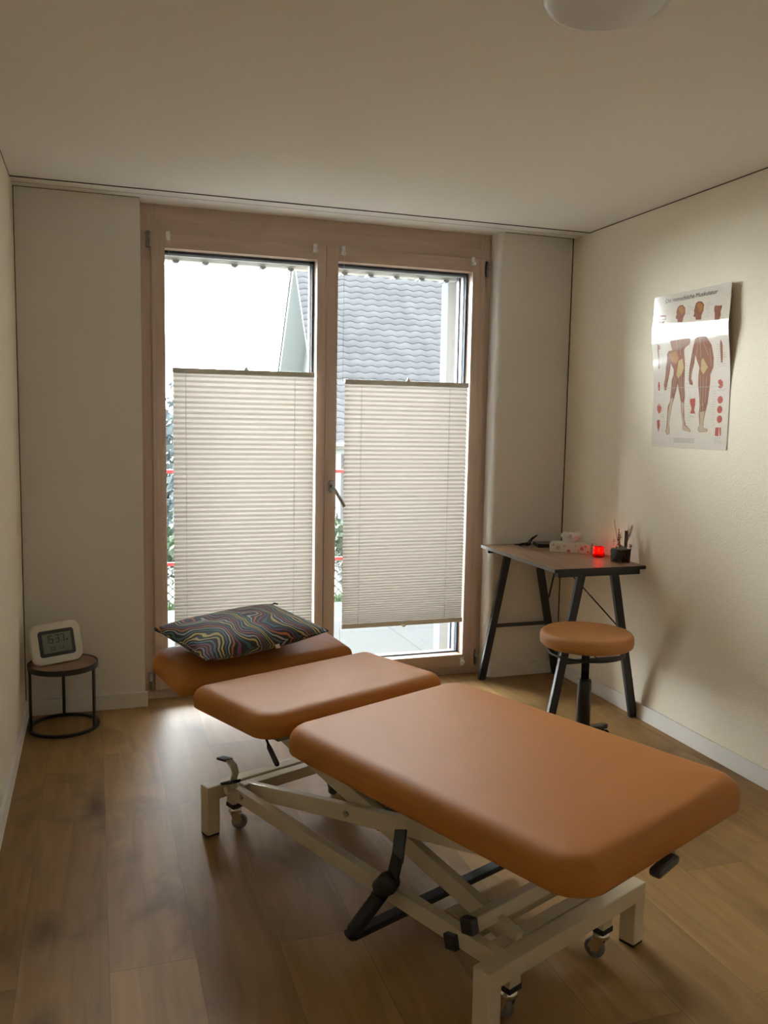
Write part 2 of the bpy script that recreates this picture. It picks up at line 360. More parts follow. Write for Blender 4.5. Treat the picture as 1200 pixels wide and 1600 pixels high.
# ------------------------------------------------------------------ room shell
YB = -5.0
X1, X2, D = 0.543, 2.382, 0.104      # window opening between the piers, depth of the wooden frame
WT = 0.60                            # outer wall thickness
bm = B(); box(bm, (-0.15, YB - .15, -0.2), (W + 0.15, 0.20, 0.0))
struct('floor', bm, M['floor'], 'light oak plank floor with dark knots running towards the window', 'floor')
bm = B(); box(bm, (-0.15, YB - .15, H), (W + 0.15, WT, H + .25))
struct('ceiling', bm, M['ceiling'], 'smooth cream ceiling', 'ceiling')
bm = B(); box(bm, (-0.15, YB, 0), (0, 0.0, H))
struct('wall_left', bm, M['wall'], 'cream textured plaster wall on the left', 'wall')
bm = B(); box(bm, (W, YB, 0), (W + 0.15, 0.0, H))
struct('wall_right', bm, M['wall'], 'cream textured plaster wall on the right with the poster', 'wall')
bm = B(); box(bm, (-0.15, YB - .15, 0), (W + 0.15, YB, H))
struct('wall_rear', bm, M['wall'], 'plain cream wall behind the viewer', 'wall')
def pier(name, xa, xb, r_at, label, outer):
    bm = B()
    box(bm, (xa, 0.0, 0), (xb, 0.19, H))
    box(bm, (outer[0], 0.19, -.3), (outer[1], WT, H))
    struct(name, bm, M['pier'], label, 'wall')
pier('wall_window_left', -0.15, X1, 0, 'grey-cream wall pier between left wall and wooden window', (-0.15, 0.56))
bm = B()                                       # right pier with a softly rounded corner
pts = [(W + .15, 0.0), (W + .15, 0.19), (X2, 0.19)] + [(X2 + .03 - .03 * math.cos(a), .03 - .03 * math.sin(a)) for a in [R(q) for q in range(0, 91, 10)]]
loft(bm, [[(x, y, 0) for x, y in pts], [(x, y, H) for x, y in pts]], smooth=False)
box(bm, (2.30, 0.19, -.3), (W + .15, 0.48, H))
box(bm, (2.30, 0.48, -.3), (W + .15, WT, H), mi=1)
struct('wall_window_right', bm, [M['pier'], M['alu_cyan']], 'grey-cream wall pier between wooden window and right wall', 'wall')
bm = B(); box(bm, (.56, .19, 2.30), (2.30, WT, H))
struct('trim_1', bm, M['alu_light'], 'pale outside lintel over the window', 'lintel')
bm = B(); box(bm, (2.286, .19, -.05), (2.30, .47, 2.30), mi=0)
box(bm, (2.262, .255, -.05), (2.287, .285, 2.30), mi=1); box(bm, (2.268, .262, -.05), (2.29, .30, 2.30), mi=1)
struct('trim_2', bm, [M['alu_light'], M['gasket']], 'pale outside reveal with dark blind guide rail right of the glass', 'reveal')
# dark strips standing in for the shade of narrow gaps where boards meet
bm = B()
box(bm, (W - .004, -.0045, 0.07), (W, 0.0, H)); box(bm, (0, -.004, .07), (.0035, 0, H))
box(bm, (W - .004, YB, H - .003), (W, -.17, H)); box(bm, (0, YB, H - .002), (.002, -.17, H))
box(bm, (0, -.003, H - .002), (X1, 0, H)); box(bm, (X2 + .03, -.003, H - .002), (W, 0, H))
struct('trim_3', bm, M['shadow_joint'], 'thin dark strips painting shadow gaps in the corners between walls and ceiling', 'shadow_joint')
bm = B(); box(bm, (.002, -.168, H - .0035), (W, -.085, H), mi=0)
box(bm, (.002, -.1705, H - .004), (W, -.168, H), mi=1); box(bm, (.002, -.085, H - .004), (W, -.0825, H), mi=1)  # dark strips carry the shade of the two track grooves
struct('trim_4', bm, [M['track'], M['shadow_joint']], 'cream curtain track with two grooves painted as dark shade in ceiling above window', 'curtain track')
def baseb(name, lo, hi, label):
    bm = B(); box(bm, lo, hi, bev=.002); struct(name, bm, M['base'], label, 'baseboard')
baseb('baseboard_left', (0, YB, 0), (.014, -.014, .075), 'low white baseboard along the left wall')
baseb('baseboard_right', (W - .014, YB, 0), (W, -.014, .075), 'low white baseboard along the right wall')
baseb('baseboard_window_left', (0, -.014, 0), (X1 + .012, 0, .075), 'low white baseboard on left pier behind side table')
baseb('baseboard_window_right', (X2 + .02, -.014, 0), (W, 0, .075), 'low white baseboard on right pier behind desk legs')

# ------------------------------------------------------------------ window (fixed frame + two casements)
win = bpy.data.objects.new('window_1', None); COL.objects.link(win); win.location = (0, 0, 0)
win['kind'] = 'structure'; win['label'] = 'tall two-leaf window door with pinkish light wood frame'; win['category'] = 'window'
def wobj(name, bm, mats, parent=win, label=None):
    o = obj(name, bm, mats, parent, label); o['kind'] = 'structure'; return o
bm = B(); box(bm, (.52, D, 0), (.62, .19, H), mi=0); box(bm, (2.32, D, 0), (2.40, .19, H), mi=0)
box(bm, (.62, D, 2.27), (2.32, .19, H), mi=1); box(bm, (.62, D, 0), (2.32, .19, .05), mi=1)
wobj('window_frame', bm, [M['spruceV'], M['spruceH']])
SF = .088                                       # sash face
def sash(name, xa, xb, oa, ob, label):
    za, zb, oza, ozb = .045, 2.288, .115, 2.218
    bm = B()
    for lo, hi, mi in (((xa, SF, za), (oa, .165, zb), 0), ((ob, SF, za), (xb, .165, zb), 0), ((oa, SF, ozb), (ob, .165, zb), 1), ((oa, SF, za), (ob, .165, oza), 1)):
        box(bm, lo, hi, mi=mi, bev=.0015)
    s = wobj(name, bm, [M['spruceV'], M['spruceH']], win, label)
    bm = B(); g = .012
    for lo, hi in (((ob - g, .150, oza), (ob, .17, ozb)), ((oa, .150, ozb - g), (ob, .17, ozb)), ((oa, .150, oza), (ob, .17, oza + g * .6))):
        box(bm, lo, hi)
    wobj('gasket', bm, M['gasket'], s)
    bm = B(); box(bm, (ob - .02, .17, oza), (ob, .20, ozb)); box(bm, (oa, .17, ozb - .018), (ob, .20, ozb)); box(bm, (oa, .17, oza - .02), (ob, .2, oza + .004))
    wobj('outer_cladding', bm, M['alu'], s)
    bm = B(); box(bm, (oa, .155, oza), (ob, .159, ozb)); wobj('pane', bm, M['glass'], s)
    return s
sl = sash('casement', .597, 1.4575, .660, 1.411, 'left casement with wooden sash')
sr = sash('casement', 1.4605, 2.347, 1.521, 2.270, 'right casement with wooden sash and lever handle')
def hinge(x, z0, z1):
    bm = B(); tube(bm, [(x, SF - .006, z0), (x, SF - .006, z1)], .0065, 10)
    tube(bm, [(x, SF - .006, z0 - .006), (x, SF - .006, z0)], .0045, 8); tube(bm, [(x, SF - .006, z1), (x, SF - .006, z1 + .005)], .0045, 8)
    box(bm, (x - .012, SF, z0), (x + .012, D, z1))
    wobj('hinge', bm, M['steel'])
for x, z0, z1 in ((.584, 2.218, 2.290), (2.352, 2.200, 2.275), (.577, .056, .136), (2.352, .056, .136)): hinge(x, z0, z1)
hd = B(); Mh = Matrix(((1, 0, 0, 1.496), (0, 0, -1, SF), (0, 1, 0, 1.068), (0, 0, 0, 1)))
rplate(hd, .015, .033, .0149, 0, .008, M4=Mh)
tube(hd, [(1.496, SF - .006, 1.068), (1.496, SF - .045, 1.068)], .009, 14)
tube(hd, [(1.496, SF - .04, 1.068), (1.500, SF - .045, 1.063), (1.556, SF - .047, .966)], .0085, 14)
wobj('window_handle', hd, M['steel'], sr, 'brushed metal lever handle')

# ------------------------------------------------------------------ pleated blinds
def blind(xa, xb, zt, zb, sh, bx, label, npl, knobs, bottom_clip):
    yb = SF - .022
    t = thing('pleated_blind', label, 'blind', ((xa + xb) / 2, yb, zb), 0, 'pleated blinds on the window')
    T = lambda x, y, z: (x - (xa + xb) / 2, y - yb, z - zb)
    # fabric: zigzag pleats, tighter towards the bottom
    zs = [0.0]; k = 0
    sp = []
    n = npl
    for i in range(n): sp.append(1.0 - .60 * (i / (n - 1)) ** 1.8)
    tot = sum(sp); cur = zt - .006; rows = [(cur, 0)]
    for i, s_ in enumerate(sp):
        st = s_ / tot * (zt - zb - .014)
        rows.append((cur - st * .5, 1)); cur -= st; rows.append((cur, 0))
    bm = B(); nx = 14; rv = []
    for j, (z, q) in enumerate(rows):
        rv.append([bm.verts.new(T(xa + .002 + (xb - xa - .004) * i / nx, yb + (.0075 if q else -.0075), z)) for i in range(nx + 1)])
    for a, b in zip(rv, rv[1:]):
        for i in range(nx): bm.faces.new((a[i], a[i + 1], b[i + 1], b[i]))
    obj('blind_fabric', bm, M['pleat'], t)
    for nm, z in (('top_rail', zt), ('bottom_rail', zb)):
        bm = B(); box(bm, T(xa, yb - .011, z - .012), T(xb, yb + .011, z + .012), bev=.002)
        ra = obj(nm, bm, M['rail'], t)
    bm = B(); kx = (xa + xb) / 2 + knobs[0]
    lathe(bm, T(kx, yb - .006, zt + .008), [(.011, -.006), (.013, 0), (.011, .006), (.004, .020)], 16); obj('pull_knob', bm, M['rail'], t)
    bm = B(); kx = (xa + xb) / 2 + knobs[1]
    lathe(bm, T(kx, yb - .012, zb - .010), [(.004, -.010), (.012, -.005), (.013, 0), (.010, .006)], 16); obj('pull_knob', bm, M['clear_plastic'], t)
    # cords: outer ones from the brackets, inner ones through the pleats
    for x in sh:
        bm = B(); tube(bm, [T(x, yb - .0090, zb), T(x, yb - .0090, zt)], .0008, 5); obj('cord', bm, M['under'], t)
    for k, x in enumerate(bx):
        bm = B(); tube(bm, [T(x, yb, .07), T(x, yb, zb)], .0007, 5); obj('cord', bm, M['rail'], t); bm = B(); tube(bm, [T(x, yb, zt), T(x, yb, 2.252)], .0007, 5); obj('cord', bm, M['rail'], t)
        bm = B(); box(bm, T(x - .010, SF - .004, 2.250), T(x + .010, SF - .0005, 2.296), bev=.001); box(bm, T(x - .008, SF - .027, 2.250), T(x + .008, SF - .003, 2.266), bev=.002)
        tube(bm, [T(x, SF - .006, 2.286), T(x, SF - .003, 2.286)], .004, 8)
        obj('top_bracket', bm, M['clear_plastic'], t)
        bm = B(); box(bm, T(x - .010, SF - .004, .052), T(x + .010, SF - .0005, .098), bev=.001); box(bm, T(x - .008, SF - .027, .068), T(x + .008, SF - .003, .084), bev=.002)
        obj('bottom_bracket', bm, M['clear_plastic'], t)
blind(.690, 1.394, 1.640, .175, (.752, 1.293), (.676, 1.398), 'beige pleated blind over the left leaf, low edge hidden by pillow', 72, (.005, 0), 0)
blind(1.556, 2.250, 1.612, .322, (1.646, 2.142), (1.546, 2.268), 'beige pleated blind over the right leaf ending above the terrace', 68, (.0, 0), 0)

# ------------------------------------------------------------------ outside blind box
bb = thing('venetian_blind', 'raised beige outside blind packed above the glass with small clips', 'blind', (1.43, .33, 2.20))
bm = B()
for k in range(9): box(bm, (-.855, -.035, .012 + k * .0095), (.835, .035, .020 + k * .0095))
obj('slat_pack', bm, M['pack'], bb)
bm = B(); box(bm, (-.86, -.03, 0.0), (.84, .03, .012), bev=.002); obj('end_bar', bm, M['pack'], bb)
for k in range(11):
    bm = B(); x = -.70 + k * .147; box(bm, (x - .016, -.040, -.010), (x + .016, .02, .001)); box(bm, (x - .009, -.044, -.015), (x + .009, -.02, -.009)); obj('clip', bm, M['alu'], bb)

# ------------------------------------------------------------------ outside
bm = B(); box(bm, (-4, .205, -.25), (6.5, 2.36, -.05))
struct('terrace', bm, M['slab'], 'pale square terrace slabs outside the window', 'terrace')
bm = B(); nx, ny = 50, 50; g = []
for j in range(ny):
    y = 2.36 + 60 * (j / (ny - 1)) ** 2; row = []
    for i in range(nx):
        x = -30 + 75 * i / (nx - 1); z = -.12 - .16 * (y - 2.36) + .06 * noise.noise(Vector((x, y, 0)) * .5)
        if j == 0: z = -.12
        row.append(bm.verts.new((x, y, max(z, -2.6 + .3 * noise.noise(Vector((x, y, 0)) * .1)))))
    g.append(row)
for a, b in zip(g, g[1:]):
    for i in range(nx - 1): bm.faces.new((a[i], a[i + 1], b[i + 1], b[i]))
struct('ground', bm, M['earth'], 'green slope falling away beyond the terrace', 'ground')
bm = B()
rg = random.Random(3)
for i in range(5200):
    x = rg.uniform(.4, 3.2); y = rg.uniform(2.37, 2.95); h = rg.uniform(.05, .13); a = rg.uniform(0, 6.28); z = -.13 - .1 * (y - 2.37)
    dx, dy = .006 * math.cos(a), .006 * math.sin(a); lx, ly = rg.uniform(-.03, .03), rg.uniform(-.03, .03)
    bm.faces.new([bm.verts.new(p) for p in ((x - dx, y - dy, z), (x + dx, y + dy, z), (x + lx, y + ly, z + h))])
o = obj('grass_strip', bm, M['grass'], fix=False); tag(o, 'strip of green grass along the far edge of the terrace', 'grass'); o['kind'] = 'stuff'

fe = thing('site_fence', 'white lattice fence with red rails beyond the terrace grass', 'fence', (2.0, 3.2, -.25))
def FB(lo, hi): return ((lo[0] - 2, lo[1] - 3.2, lo[2] + .25), (hi[0] - 2, hi[1] - 3.2, hi[2] + .25))
for z in (.165, .955):
    bm = B(); box(bm, *FB((-.6, 3.18, z - .014), (4.2, 3.215, z + .014))); obj('rail', bm, M['red'], fe, 'red rail')
bm = B()
for k in range(70):
    x = -.6 + k * .07
    for s_ in (-1, 1):
        beam(bm, (x - 2 - s_ * .2, .0, .0), (x - 2 + s_ * .2, 0, .40), .010, .006, up=(0, 1, 0), bev=0)
obj('lattice', bm, M['fence_white'], fe)
for x in (-.5, 1.35, 2.7, 4.15):
    bm = B(); tube(bm, [(x - 2, .03, -.1), (x - 2, .03, 1.25)], .02, 8); obj('post', bm, M['steel'], fe)

# neighbouring house, gable facing left, steep slope facing the window
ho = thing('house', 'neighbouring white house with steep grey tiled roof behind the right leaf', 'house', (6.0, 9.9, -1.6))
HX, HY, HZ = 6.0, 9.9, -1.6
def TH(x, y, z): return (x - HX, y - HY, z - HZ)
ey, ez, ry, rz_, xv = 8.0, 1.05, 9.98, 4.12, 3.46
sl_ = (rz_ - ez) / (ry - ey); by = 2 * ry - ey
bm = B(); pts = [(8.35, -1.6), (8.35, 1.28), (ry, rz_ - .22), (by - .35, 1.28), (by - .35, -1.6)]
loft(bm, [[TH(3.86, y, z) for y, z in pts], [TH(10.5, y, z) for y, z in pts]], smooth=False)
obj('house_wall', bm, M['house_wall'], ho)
def slope(y0, z0, y1, z1, name):
    """one pitch with rows of wavy interlocking tiles"""
    bm = B(); n = 30; L = math.hypot(y1 - y0, z1 - z0); dy, dz = (y1 - y0) / L, (z1 - z0) / L
    nyv, nzv = (-dz, dy) if dy > 0 else (dz, -dy)
    step = L / n; dx = .0275; nxx = int((10.7 - xv) / dx)
    for r_ in range(n):
        a0 = r_ * step - .05; a1 = (r_ + 1) * step
        lo = []; hi = []; bt = []
        for i in range(nxx + 1):
            x = xv + i * dx; ph = (i % 8) / 8
            wv = .013 * (max(0, math.sin(ph * math.pi * 1.25)) if ph < .8 else -.25 * math.sin((ph - .8) / .2 * math.pi))
            drop = -.010 * math.cos(ph * 2 * math.pi) + .006 * noise.noise(Vector((i // 8 * 3.1, r_ * 2.7, 1)))
            h0 = .028 + wv; h1 = .010 + wv
            aa = a0 + drop
            lo.append(bm.verts.new(TH(x, y0 + dy * aa + nyv * h0, z0 + dz * aa + nzv * h0)))
            hi.append(bm.verts.new(TH(x, y0 + dy * a1 + nyv * h1, z0 + dz * a1 + nzv * h1)))
            bt.append(bm.verts.new(TH(x, y0 + dy * aa + nyv * (h0 - .014), z0 + dz * aa + nzv * (h0 - .014))))
        for i in range(nxx):
            f = bm.faces.new((lo[i], lo[i + 1], hi[i + 1], hi[i])); f.smooth = True
            bm.faces.new((bt[i], bt[i + 1], lo[i + 1], lo[i]))
    obj(name, bm, M['roof'], ho, fix=False)
slope(ey, ez, ry, rz_, 'roof_tiles'); slope(by, ez, ry, rz_, 'roof_tiles')
bm = B()
for (y0, y1) in ((ey, ry), (by, ry)):
    a = [(y0, ez - .02), (ry, rz_ - .02), (ry, rz_ - .20), (y0, ez - .14)]
    loft(bm, [[TH(xv + .02, y, z) for y, z in a], [TH(10.6, y, z) for y, z in a]], smooth=False)
obj('roof_soffit', bm, M['gable'], ho)
bm = B(); tube(bm, [TH(xv, ry, rz_ + .07), TH(10.6, ry, rz_ + .07)], .09, 12); obj('ridge_tiles', bm, M['roof'], ho)
bm = B(); tube(bm, [TH(xv + .02, ey - .07, ez - .02), TH(10.6, ey - .07, ez - .02)], .055, 10); tube(bm, [TH(3.95, 8.28, ez - .1), TH(3.95, 8.28, -1.6)], .04, 8)
obj('gutter', bm, M['alu'], ho)
for x in (5.0, 6.6):
    f = B(); box(f, TH(x, 8.28, -.6), TH(x + .9, 8.36, .55)); wf = obj('house_window', f, M['fence_white'], ho)
    f = B(); box(f, TH(x + .07, 8.27, -.53), TH(x + .83, 8.29, .48)); obj('pane', f, M['gasket'], wf)

def tree(name, x, y, z0, h, r_, seed, mt, label, cat='tree', n=2600, leaf=.11, group=None):
    rg = random.Random(seed)
    t = thing(name, label, cat, (x, y, z0), 0, group)
    bm = B(); br = []
    tube(bm, [(0, 0, 0), (.02 * h, 0, h * .45), (0, .02 * h, h * .9)], [r_ * .08, r_ * .055, r_ * .015], 8)
    for k in range(16):
        a = rg.uniform(0, 6.28); zz = h * rg.uniform(.2, .8); ln = r_ * (1.05 - zz / h * .7); e = Vector((math.cos(a) * ln, math.sin(a) * ln, zz + ln * .5))
        tube(bm, [(0, 0, zz), e * .5 + Vector((0, 0, zz * .45)), e], [r_ * .03, r_ * .02, r_ * .008], 5); br.append(e)
    obj('trunk', bm, M['bark'], t)
    bm = B(); cs = [Vector((0, 0, h * .75))] + br
    for k in range(n):
        c = rg.choice(cs); p = c + Vector((rg.gauss(0, 1), rg.gauss(0, 1), rg.gauss(0, 1))) * r_ * .30
        p.z = max(p.z, h * .06)
        s = leaf * rg.uniform(.6, 1.3); ax = Vector((rg.gauss(0, 1), rg.gauss(0, 1), rg.gauss(0, 1))).normalized(); u = ax.orthogonal().normalized() * s; w_ = ax.cross(u).normalized() * s * .5
        bm.faces.new([bm.verts.new(p + q) for q in (-u, w_, u, -w_)])
    obj('crown', bm, mt, t, fix=False)
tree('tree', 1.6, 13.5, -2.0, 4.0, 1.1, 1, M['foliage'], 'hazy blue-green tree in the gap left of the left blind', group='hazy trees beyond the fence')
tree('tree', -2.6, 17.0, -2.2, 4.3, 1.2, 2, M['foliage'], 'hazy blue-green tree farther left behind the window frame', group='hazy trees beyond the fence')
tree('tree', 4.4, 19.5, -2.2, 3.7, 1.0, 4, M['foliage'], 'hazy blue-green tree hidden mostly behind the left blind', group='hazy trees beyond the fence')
tree('bush', 3.35, 6.3, -.85, 1.0, .42, 5, M['bush'], 'small green bush in front of the white house wall', 'bush', 900, .05)
tree('bush', 1.15, 5.2, -.6, .75, .4, 6, M['bush'], 'low green bush behind the lattice fence at left', 'bush', 900, .05)

# ------------------------------------------------------------------ ceiling lamp
cl = thing('ceiling_lamp', 'round flat white ceiling lamp, switched off, at the top of the photo', 'lamp', (1.443, -2.466, H))
bm = B(); lathe(bm, (0, 0, 0), [(.132, 0), (.142, -.004), (.142, -.018), (.134, -.022)], 64); obj('lamp_base', bm, M['under'], cl)
bm = B(); lathe(bm, (0, 0, 0), [(.139, -.018), (.142, -.030), (.142, -.046), (.137, -.056), (.120, -.062), (.06, -.066), (.001, -.067)], 64); obj('lamp_shade', bm, M['lamp_glass'], cl)

# ------------------------------------------------------------------ treatment table
TA = R(22.3); uO = Vector((math.cos(TA), math.sin(TA), 0)); vO = Vector((math.sin(TA), -math.cos(TA), 0)); O0 = Vector((.668, -1.446, 0))
S0, T0 = .318, .611
tt = thing('treatment_table', 'caramel leatherette treatment table on a white scissor-lift frame', 'treatment table', O0 + uO * S0 + vO * T0, TA)
def P(s, t, z): return Vector((s - S0, T0 - t, z))
# cushions
def cushion(name, ca, cb, th, rf, rb, parent, zc=0.0, dome=.004, M4=None):
    """ca,cb half sizes; rf near corner radius, rb far corner radius; top at z=0"""
    def outline(i):
        out = []; hx, hy = ca - i, cb - i
        for sx, sy, a0, r_ in ((1, 1, 0, rb), (-1, 1, 90, rb), (-1, -1, 180, rf), (1, -1, 270, rf)):
            r_ = max(r_ - i, .004)
            for k in range(11):
                a = R(a0 + 9 * k); out.append((sx * (hx - r_) + r_ * math.cos(a), sy * (hy - r_) + r_ * math.sin(a)))
        return out
    prof = [(.020, -th), (.006, -th), (.001, -th + .004), (0, -th + .014), (0, -th * .50)]
    rr_ = th * .56
    for k in range(1, 9):
        a = R(90 * k / 8); prof.append((rr_ * 1.25 * (1 - math.cos(a)), -rr_ * (1 - math.sin(a))))
    prof += [(rr_ * 1.25 + .03, .0015), (rr_ * 1.25 + .09, dome)]
    bm = B(); loft(bm, [[(x, y, z) for x, y in outline(i)] for i, z in prof])
    if M4: bm.transform(M4)
    return obj(name, bm, M['leather'], parent)
ZT = .548
def seat_matrix(cs, ct, zt, tilt, yaw): return Matrix.Translation(P(cs, ct, zt)) @ Matrix.Rotation(yaw, 4, 'Z') @ Matrix.Rotation(tilt, 4, 'X')
cushion('leg_cushion', .371, .519, .076, .09, .09, tt, M4=seat_matrix(.329, 1.004, .545, .015, .025))
cushion('torso_cushion', .380, .224, .071, .07, .05, tt, M4=seat_matrix(.311, .220, .550, -.015, .004))
hl = .145; ha = R(11.5)
Mhd = seat_matrix(.333, -.232, .558, ha, -.008)
cushion('head_cushion', .374, hl, .065, .03, .09, tt, M4=Mhd)
# boards under the cushions
bm = B()
for t0, t1 in ((.0, .42), (.50, 1.44)):
    p0 = P(.0, t1, .464); p1 = P(.65, t0, .476); box(bm, p0, p1)
b2 = B(); box(b2, (-.32, -hl + .03, -.078), (.32, hl - .03, -.064)); merge(bm, b2, 0, Mhd)
obj('cushion_board', bm, M['under'], tt)
# base
FW = .048; HB = .174
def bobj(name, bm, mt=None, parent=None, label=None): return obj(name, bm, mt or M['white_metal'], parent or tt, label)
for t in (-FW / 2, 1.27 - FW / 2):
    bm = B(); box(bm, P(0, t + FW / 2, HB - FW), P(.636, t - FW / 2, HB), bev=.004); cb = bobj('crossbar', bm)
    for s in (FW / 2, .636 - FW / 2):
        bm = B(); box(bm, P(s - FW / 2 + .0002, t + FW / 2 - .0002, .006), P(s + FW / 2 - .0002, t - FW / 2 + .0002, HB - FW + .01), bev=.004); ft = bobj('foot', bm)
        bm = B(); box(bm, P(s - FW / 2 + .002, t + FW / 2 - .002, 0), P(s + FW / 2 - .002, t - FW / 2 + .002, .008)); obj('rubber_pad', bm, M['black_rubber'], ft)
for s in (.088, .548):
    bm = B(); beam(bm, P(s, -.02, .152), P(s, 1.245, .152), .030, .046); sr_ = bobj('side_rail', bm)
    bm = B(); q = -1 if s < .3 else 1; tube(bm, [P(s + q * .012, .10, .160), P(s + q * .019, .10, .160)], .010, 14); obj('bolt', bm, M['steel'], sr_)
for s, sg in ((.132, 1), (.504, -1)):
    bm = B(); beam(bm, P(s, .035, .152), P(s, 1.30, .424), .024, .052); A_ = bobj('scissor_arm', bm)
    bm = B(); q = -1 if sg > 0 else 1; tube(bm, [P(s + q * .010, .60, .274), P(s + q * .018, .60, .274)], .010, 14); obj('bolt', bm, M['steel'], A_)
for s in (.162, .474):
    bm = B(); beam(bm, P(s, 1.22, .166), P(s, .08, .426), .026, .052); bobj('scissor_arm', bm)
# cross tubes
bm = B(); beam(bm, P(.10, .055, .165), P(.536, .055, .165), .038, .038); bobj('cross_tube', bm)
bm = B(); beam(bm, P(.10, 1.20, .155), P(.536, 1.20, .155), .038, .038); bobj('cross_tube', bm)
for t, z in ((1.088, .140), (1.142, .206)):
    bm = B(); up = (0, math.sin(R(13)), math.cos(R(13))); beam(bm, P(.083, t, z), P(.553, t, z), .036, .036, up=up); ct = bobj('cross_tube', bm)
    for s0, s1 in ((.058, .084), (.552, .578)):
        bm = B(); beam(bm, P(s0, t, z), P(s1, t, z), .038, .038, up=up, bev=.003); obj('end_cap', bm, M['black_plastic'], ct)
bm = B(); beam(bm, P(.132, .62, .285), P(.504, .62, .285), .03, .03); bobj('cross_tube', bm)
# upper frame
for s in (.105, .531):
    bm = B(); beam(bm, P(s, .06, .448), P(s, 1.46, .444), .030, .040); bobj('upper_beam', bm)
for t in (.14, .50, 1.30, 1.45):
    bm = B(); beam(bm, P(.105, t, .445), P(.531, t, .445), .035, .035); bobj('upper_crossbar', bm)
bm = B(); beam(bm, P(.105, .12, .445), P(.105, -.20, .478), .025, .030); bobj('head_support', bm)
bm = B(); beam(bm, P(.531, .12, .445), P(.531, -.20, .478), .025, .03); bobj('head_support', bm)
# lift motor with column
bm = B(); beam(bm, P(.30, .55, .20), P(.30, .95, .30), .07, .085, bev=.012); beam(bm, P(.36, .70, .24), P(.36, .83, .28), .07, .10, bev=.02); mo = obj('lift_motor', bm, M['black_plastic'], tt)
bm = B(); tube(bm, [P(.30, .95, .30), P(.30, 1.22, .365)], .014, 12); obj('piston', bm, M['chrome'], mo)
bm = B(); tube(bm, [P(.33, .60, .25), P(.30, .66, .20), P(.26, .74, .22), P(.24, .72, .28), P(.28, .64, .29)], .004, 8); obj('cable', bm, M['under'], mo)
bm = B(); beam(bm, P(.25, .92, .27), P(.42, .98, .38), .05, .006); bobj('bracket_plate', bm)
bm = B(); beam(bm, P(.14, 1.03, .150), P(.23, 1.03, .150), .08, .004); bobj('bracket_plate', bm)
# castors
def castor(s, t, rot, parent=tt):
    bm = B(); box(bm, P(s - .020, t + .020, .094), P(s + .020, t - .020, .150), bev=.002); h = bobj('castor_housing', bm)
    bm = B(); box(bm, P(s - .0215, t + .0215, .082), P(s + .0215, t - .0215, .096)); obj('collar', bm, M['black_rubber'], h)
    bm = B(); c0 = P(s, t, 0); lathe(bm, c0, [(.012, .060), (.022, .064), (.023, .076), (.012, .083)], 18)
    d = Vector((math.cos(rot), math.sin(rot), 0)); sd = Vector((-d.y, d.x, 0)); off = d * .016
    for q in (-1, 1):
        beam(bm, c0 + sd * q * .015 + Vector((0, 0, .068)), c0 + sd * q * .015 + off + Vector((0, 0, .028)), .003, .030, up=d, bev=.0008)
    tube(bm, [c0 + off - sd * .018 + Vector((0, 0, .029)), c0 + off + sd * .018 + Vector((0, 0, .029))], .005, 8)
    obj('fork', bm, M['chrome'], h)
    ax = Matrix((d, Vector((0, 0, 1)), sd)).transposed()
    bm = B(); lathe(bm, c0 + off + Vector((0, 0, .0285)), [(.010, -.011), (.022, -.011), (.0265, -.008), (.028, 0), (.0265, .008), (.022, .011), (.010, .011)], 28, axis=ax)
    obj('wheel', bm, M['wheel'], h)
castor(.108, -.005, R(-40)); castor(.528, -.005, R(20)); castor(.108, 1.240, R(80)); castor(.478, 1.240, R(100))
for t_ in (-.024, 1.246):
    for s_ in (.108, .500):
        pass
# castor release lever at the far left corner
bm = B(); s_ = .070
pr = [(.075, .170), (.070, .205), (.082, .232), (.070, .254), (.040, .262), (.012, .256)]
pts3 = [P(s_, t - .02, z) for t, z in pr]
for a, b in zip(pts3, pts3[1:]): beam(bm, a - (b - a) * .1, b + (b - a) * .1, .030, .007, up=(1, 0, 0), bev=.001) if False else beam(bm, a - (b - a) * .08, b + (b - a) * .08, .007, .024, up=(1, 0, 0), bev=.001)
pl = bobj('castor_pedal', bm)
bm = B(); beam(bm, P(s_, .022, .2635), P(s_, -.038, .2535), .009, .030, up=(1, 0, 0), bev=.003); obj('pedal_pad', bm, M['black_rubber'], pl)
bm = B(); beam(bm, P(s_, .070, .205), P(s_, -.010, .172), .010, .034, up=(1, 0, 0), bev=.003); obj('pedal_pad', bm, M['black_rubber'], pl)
bm = B(); tube(bm, [P(.045, .042, .170), P(.105, .042, .170)], .013, 12); obj('pedal_axle', bm, M['white_metal'], pl)
# foot bar for the height control
fb = B(); beam(fb, P(-.015, .795, .045), P(.63, .795, .045),   .036, .018, bev=.003)
tube(fb, [P(-.018, .792, .045), P(-.010, .800, .060), P(.030, .868, .185)], [.019, .021, .020], 14)
fo = obj('foot_bar', fb, M['black_rubber'], tt, 'black padded foot bar')
bm = B(); tube(bm, [P(.024, .850, .168), P(.028, .862, .190), P(.033, .885, .215), P(.036, .90, .232), P(.037, .905, .240)], [.016, .026, .030, .024, .012], 14)
obj('hub', bm, M['black_rubber'], fo)
bm = B(); beam(bm, P(.036, .895, .215), P(.046, .906, .292), .008, .038, up=(0, 1, 0), bev=.001); beam(bm, P(.043, .908, .276), P(.080, .880, .345), .008, .038, up=(0, 1, 0), bev=.001); obj('lever_plate', bm, M['black_metal'], fo)
bm = B(); beam(bm, P(.62, .795, .045), P(.60, .90, .23), .02, .014, bev=.003); obj('lever_plate', bm, M['black_rubber'], fo)
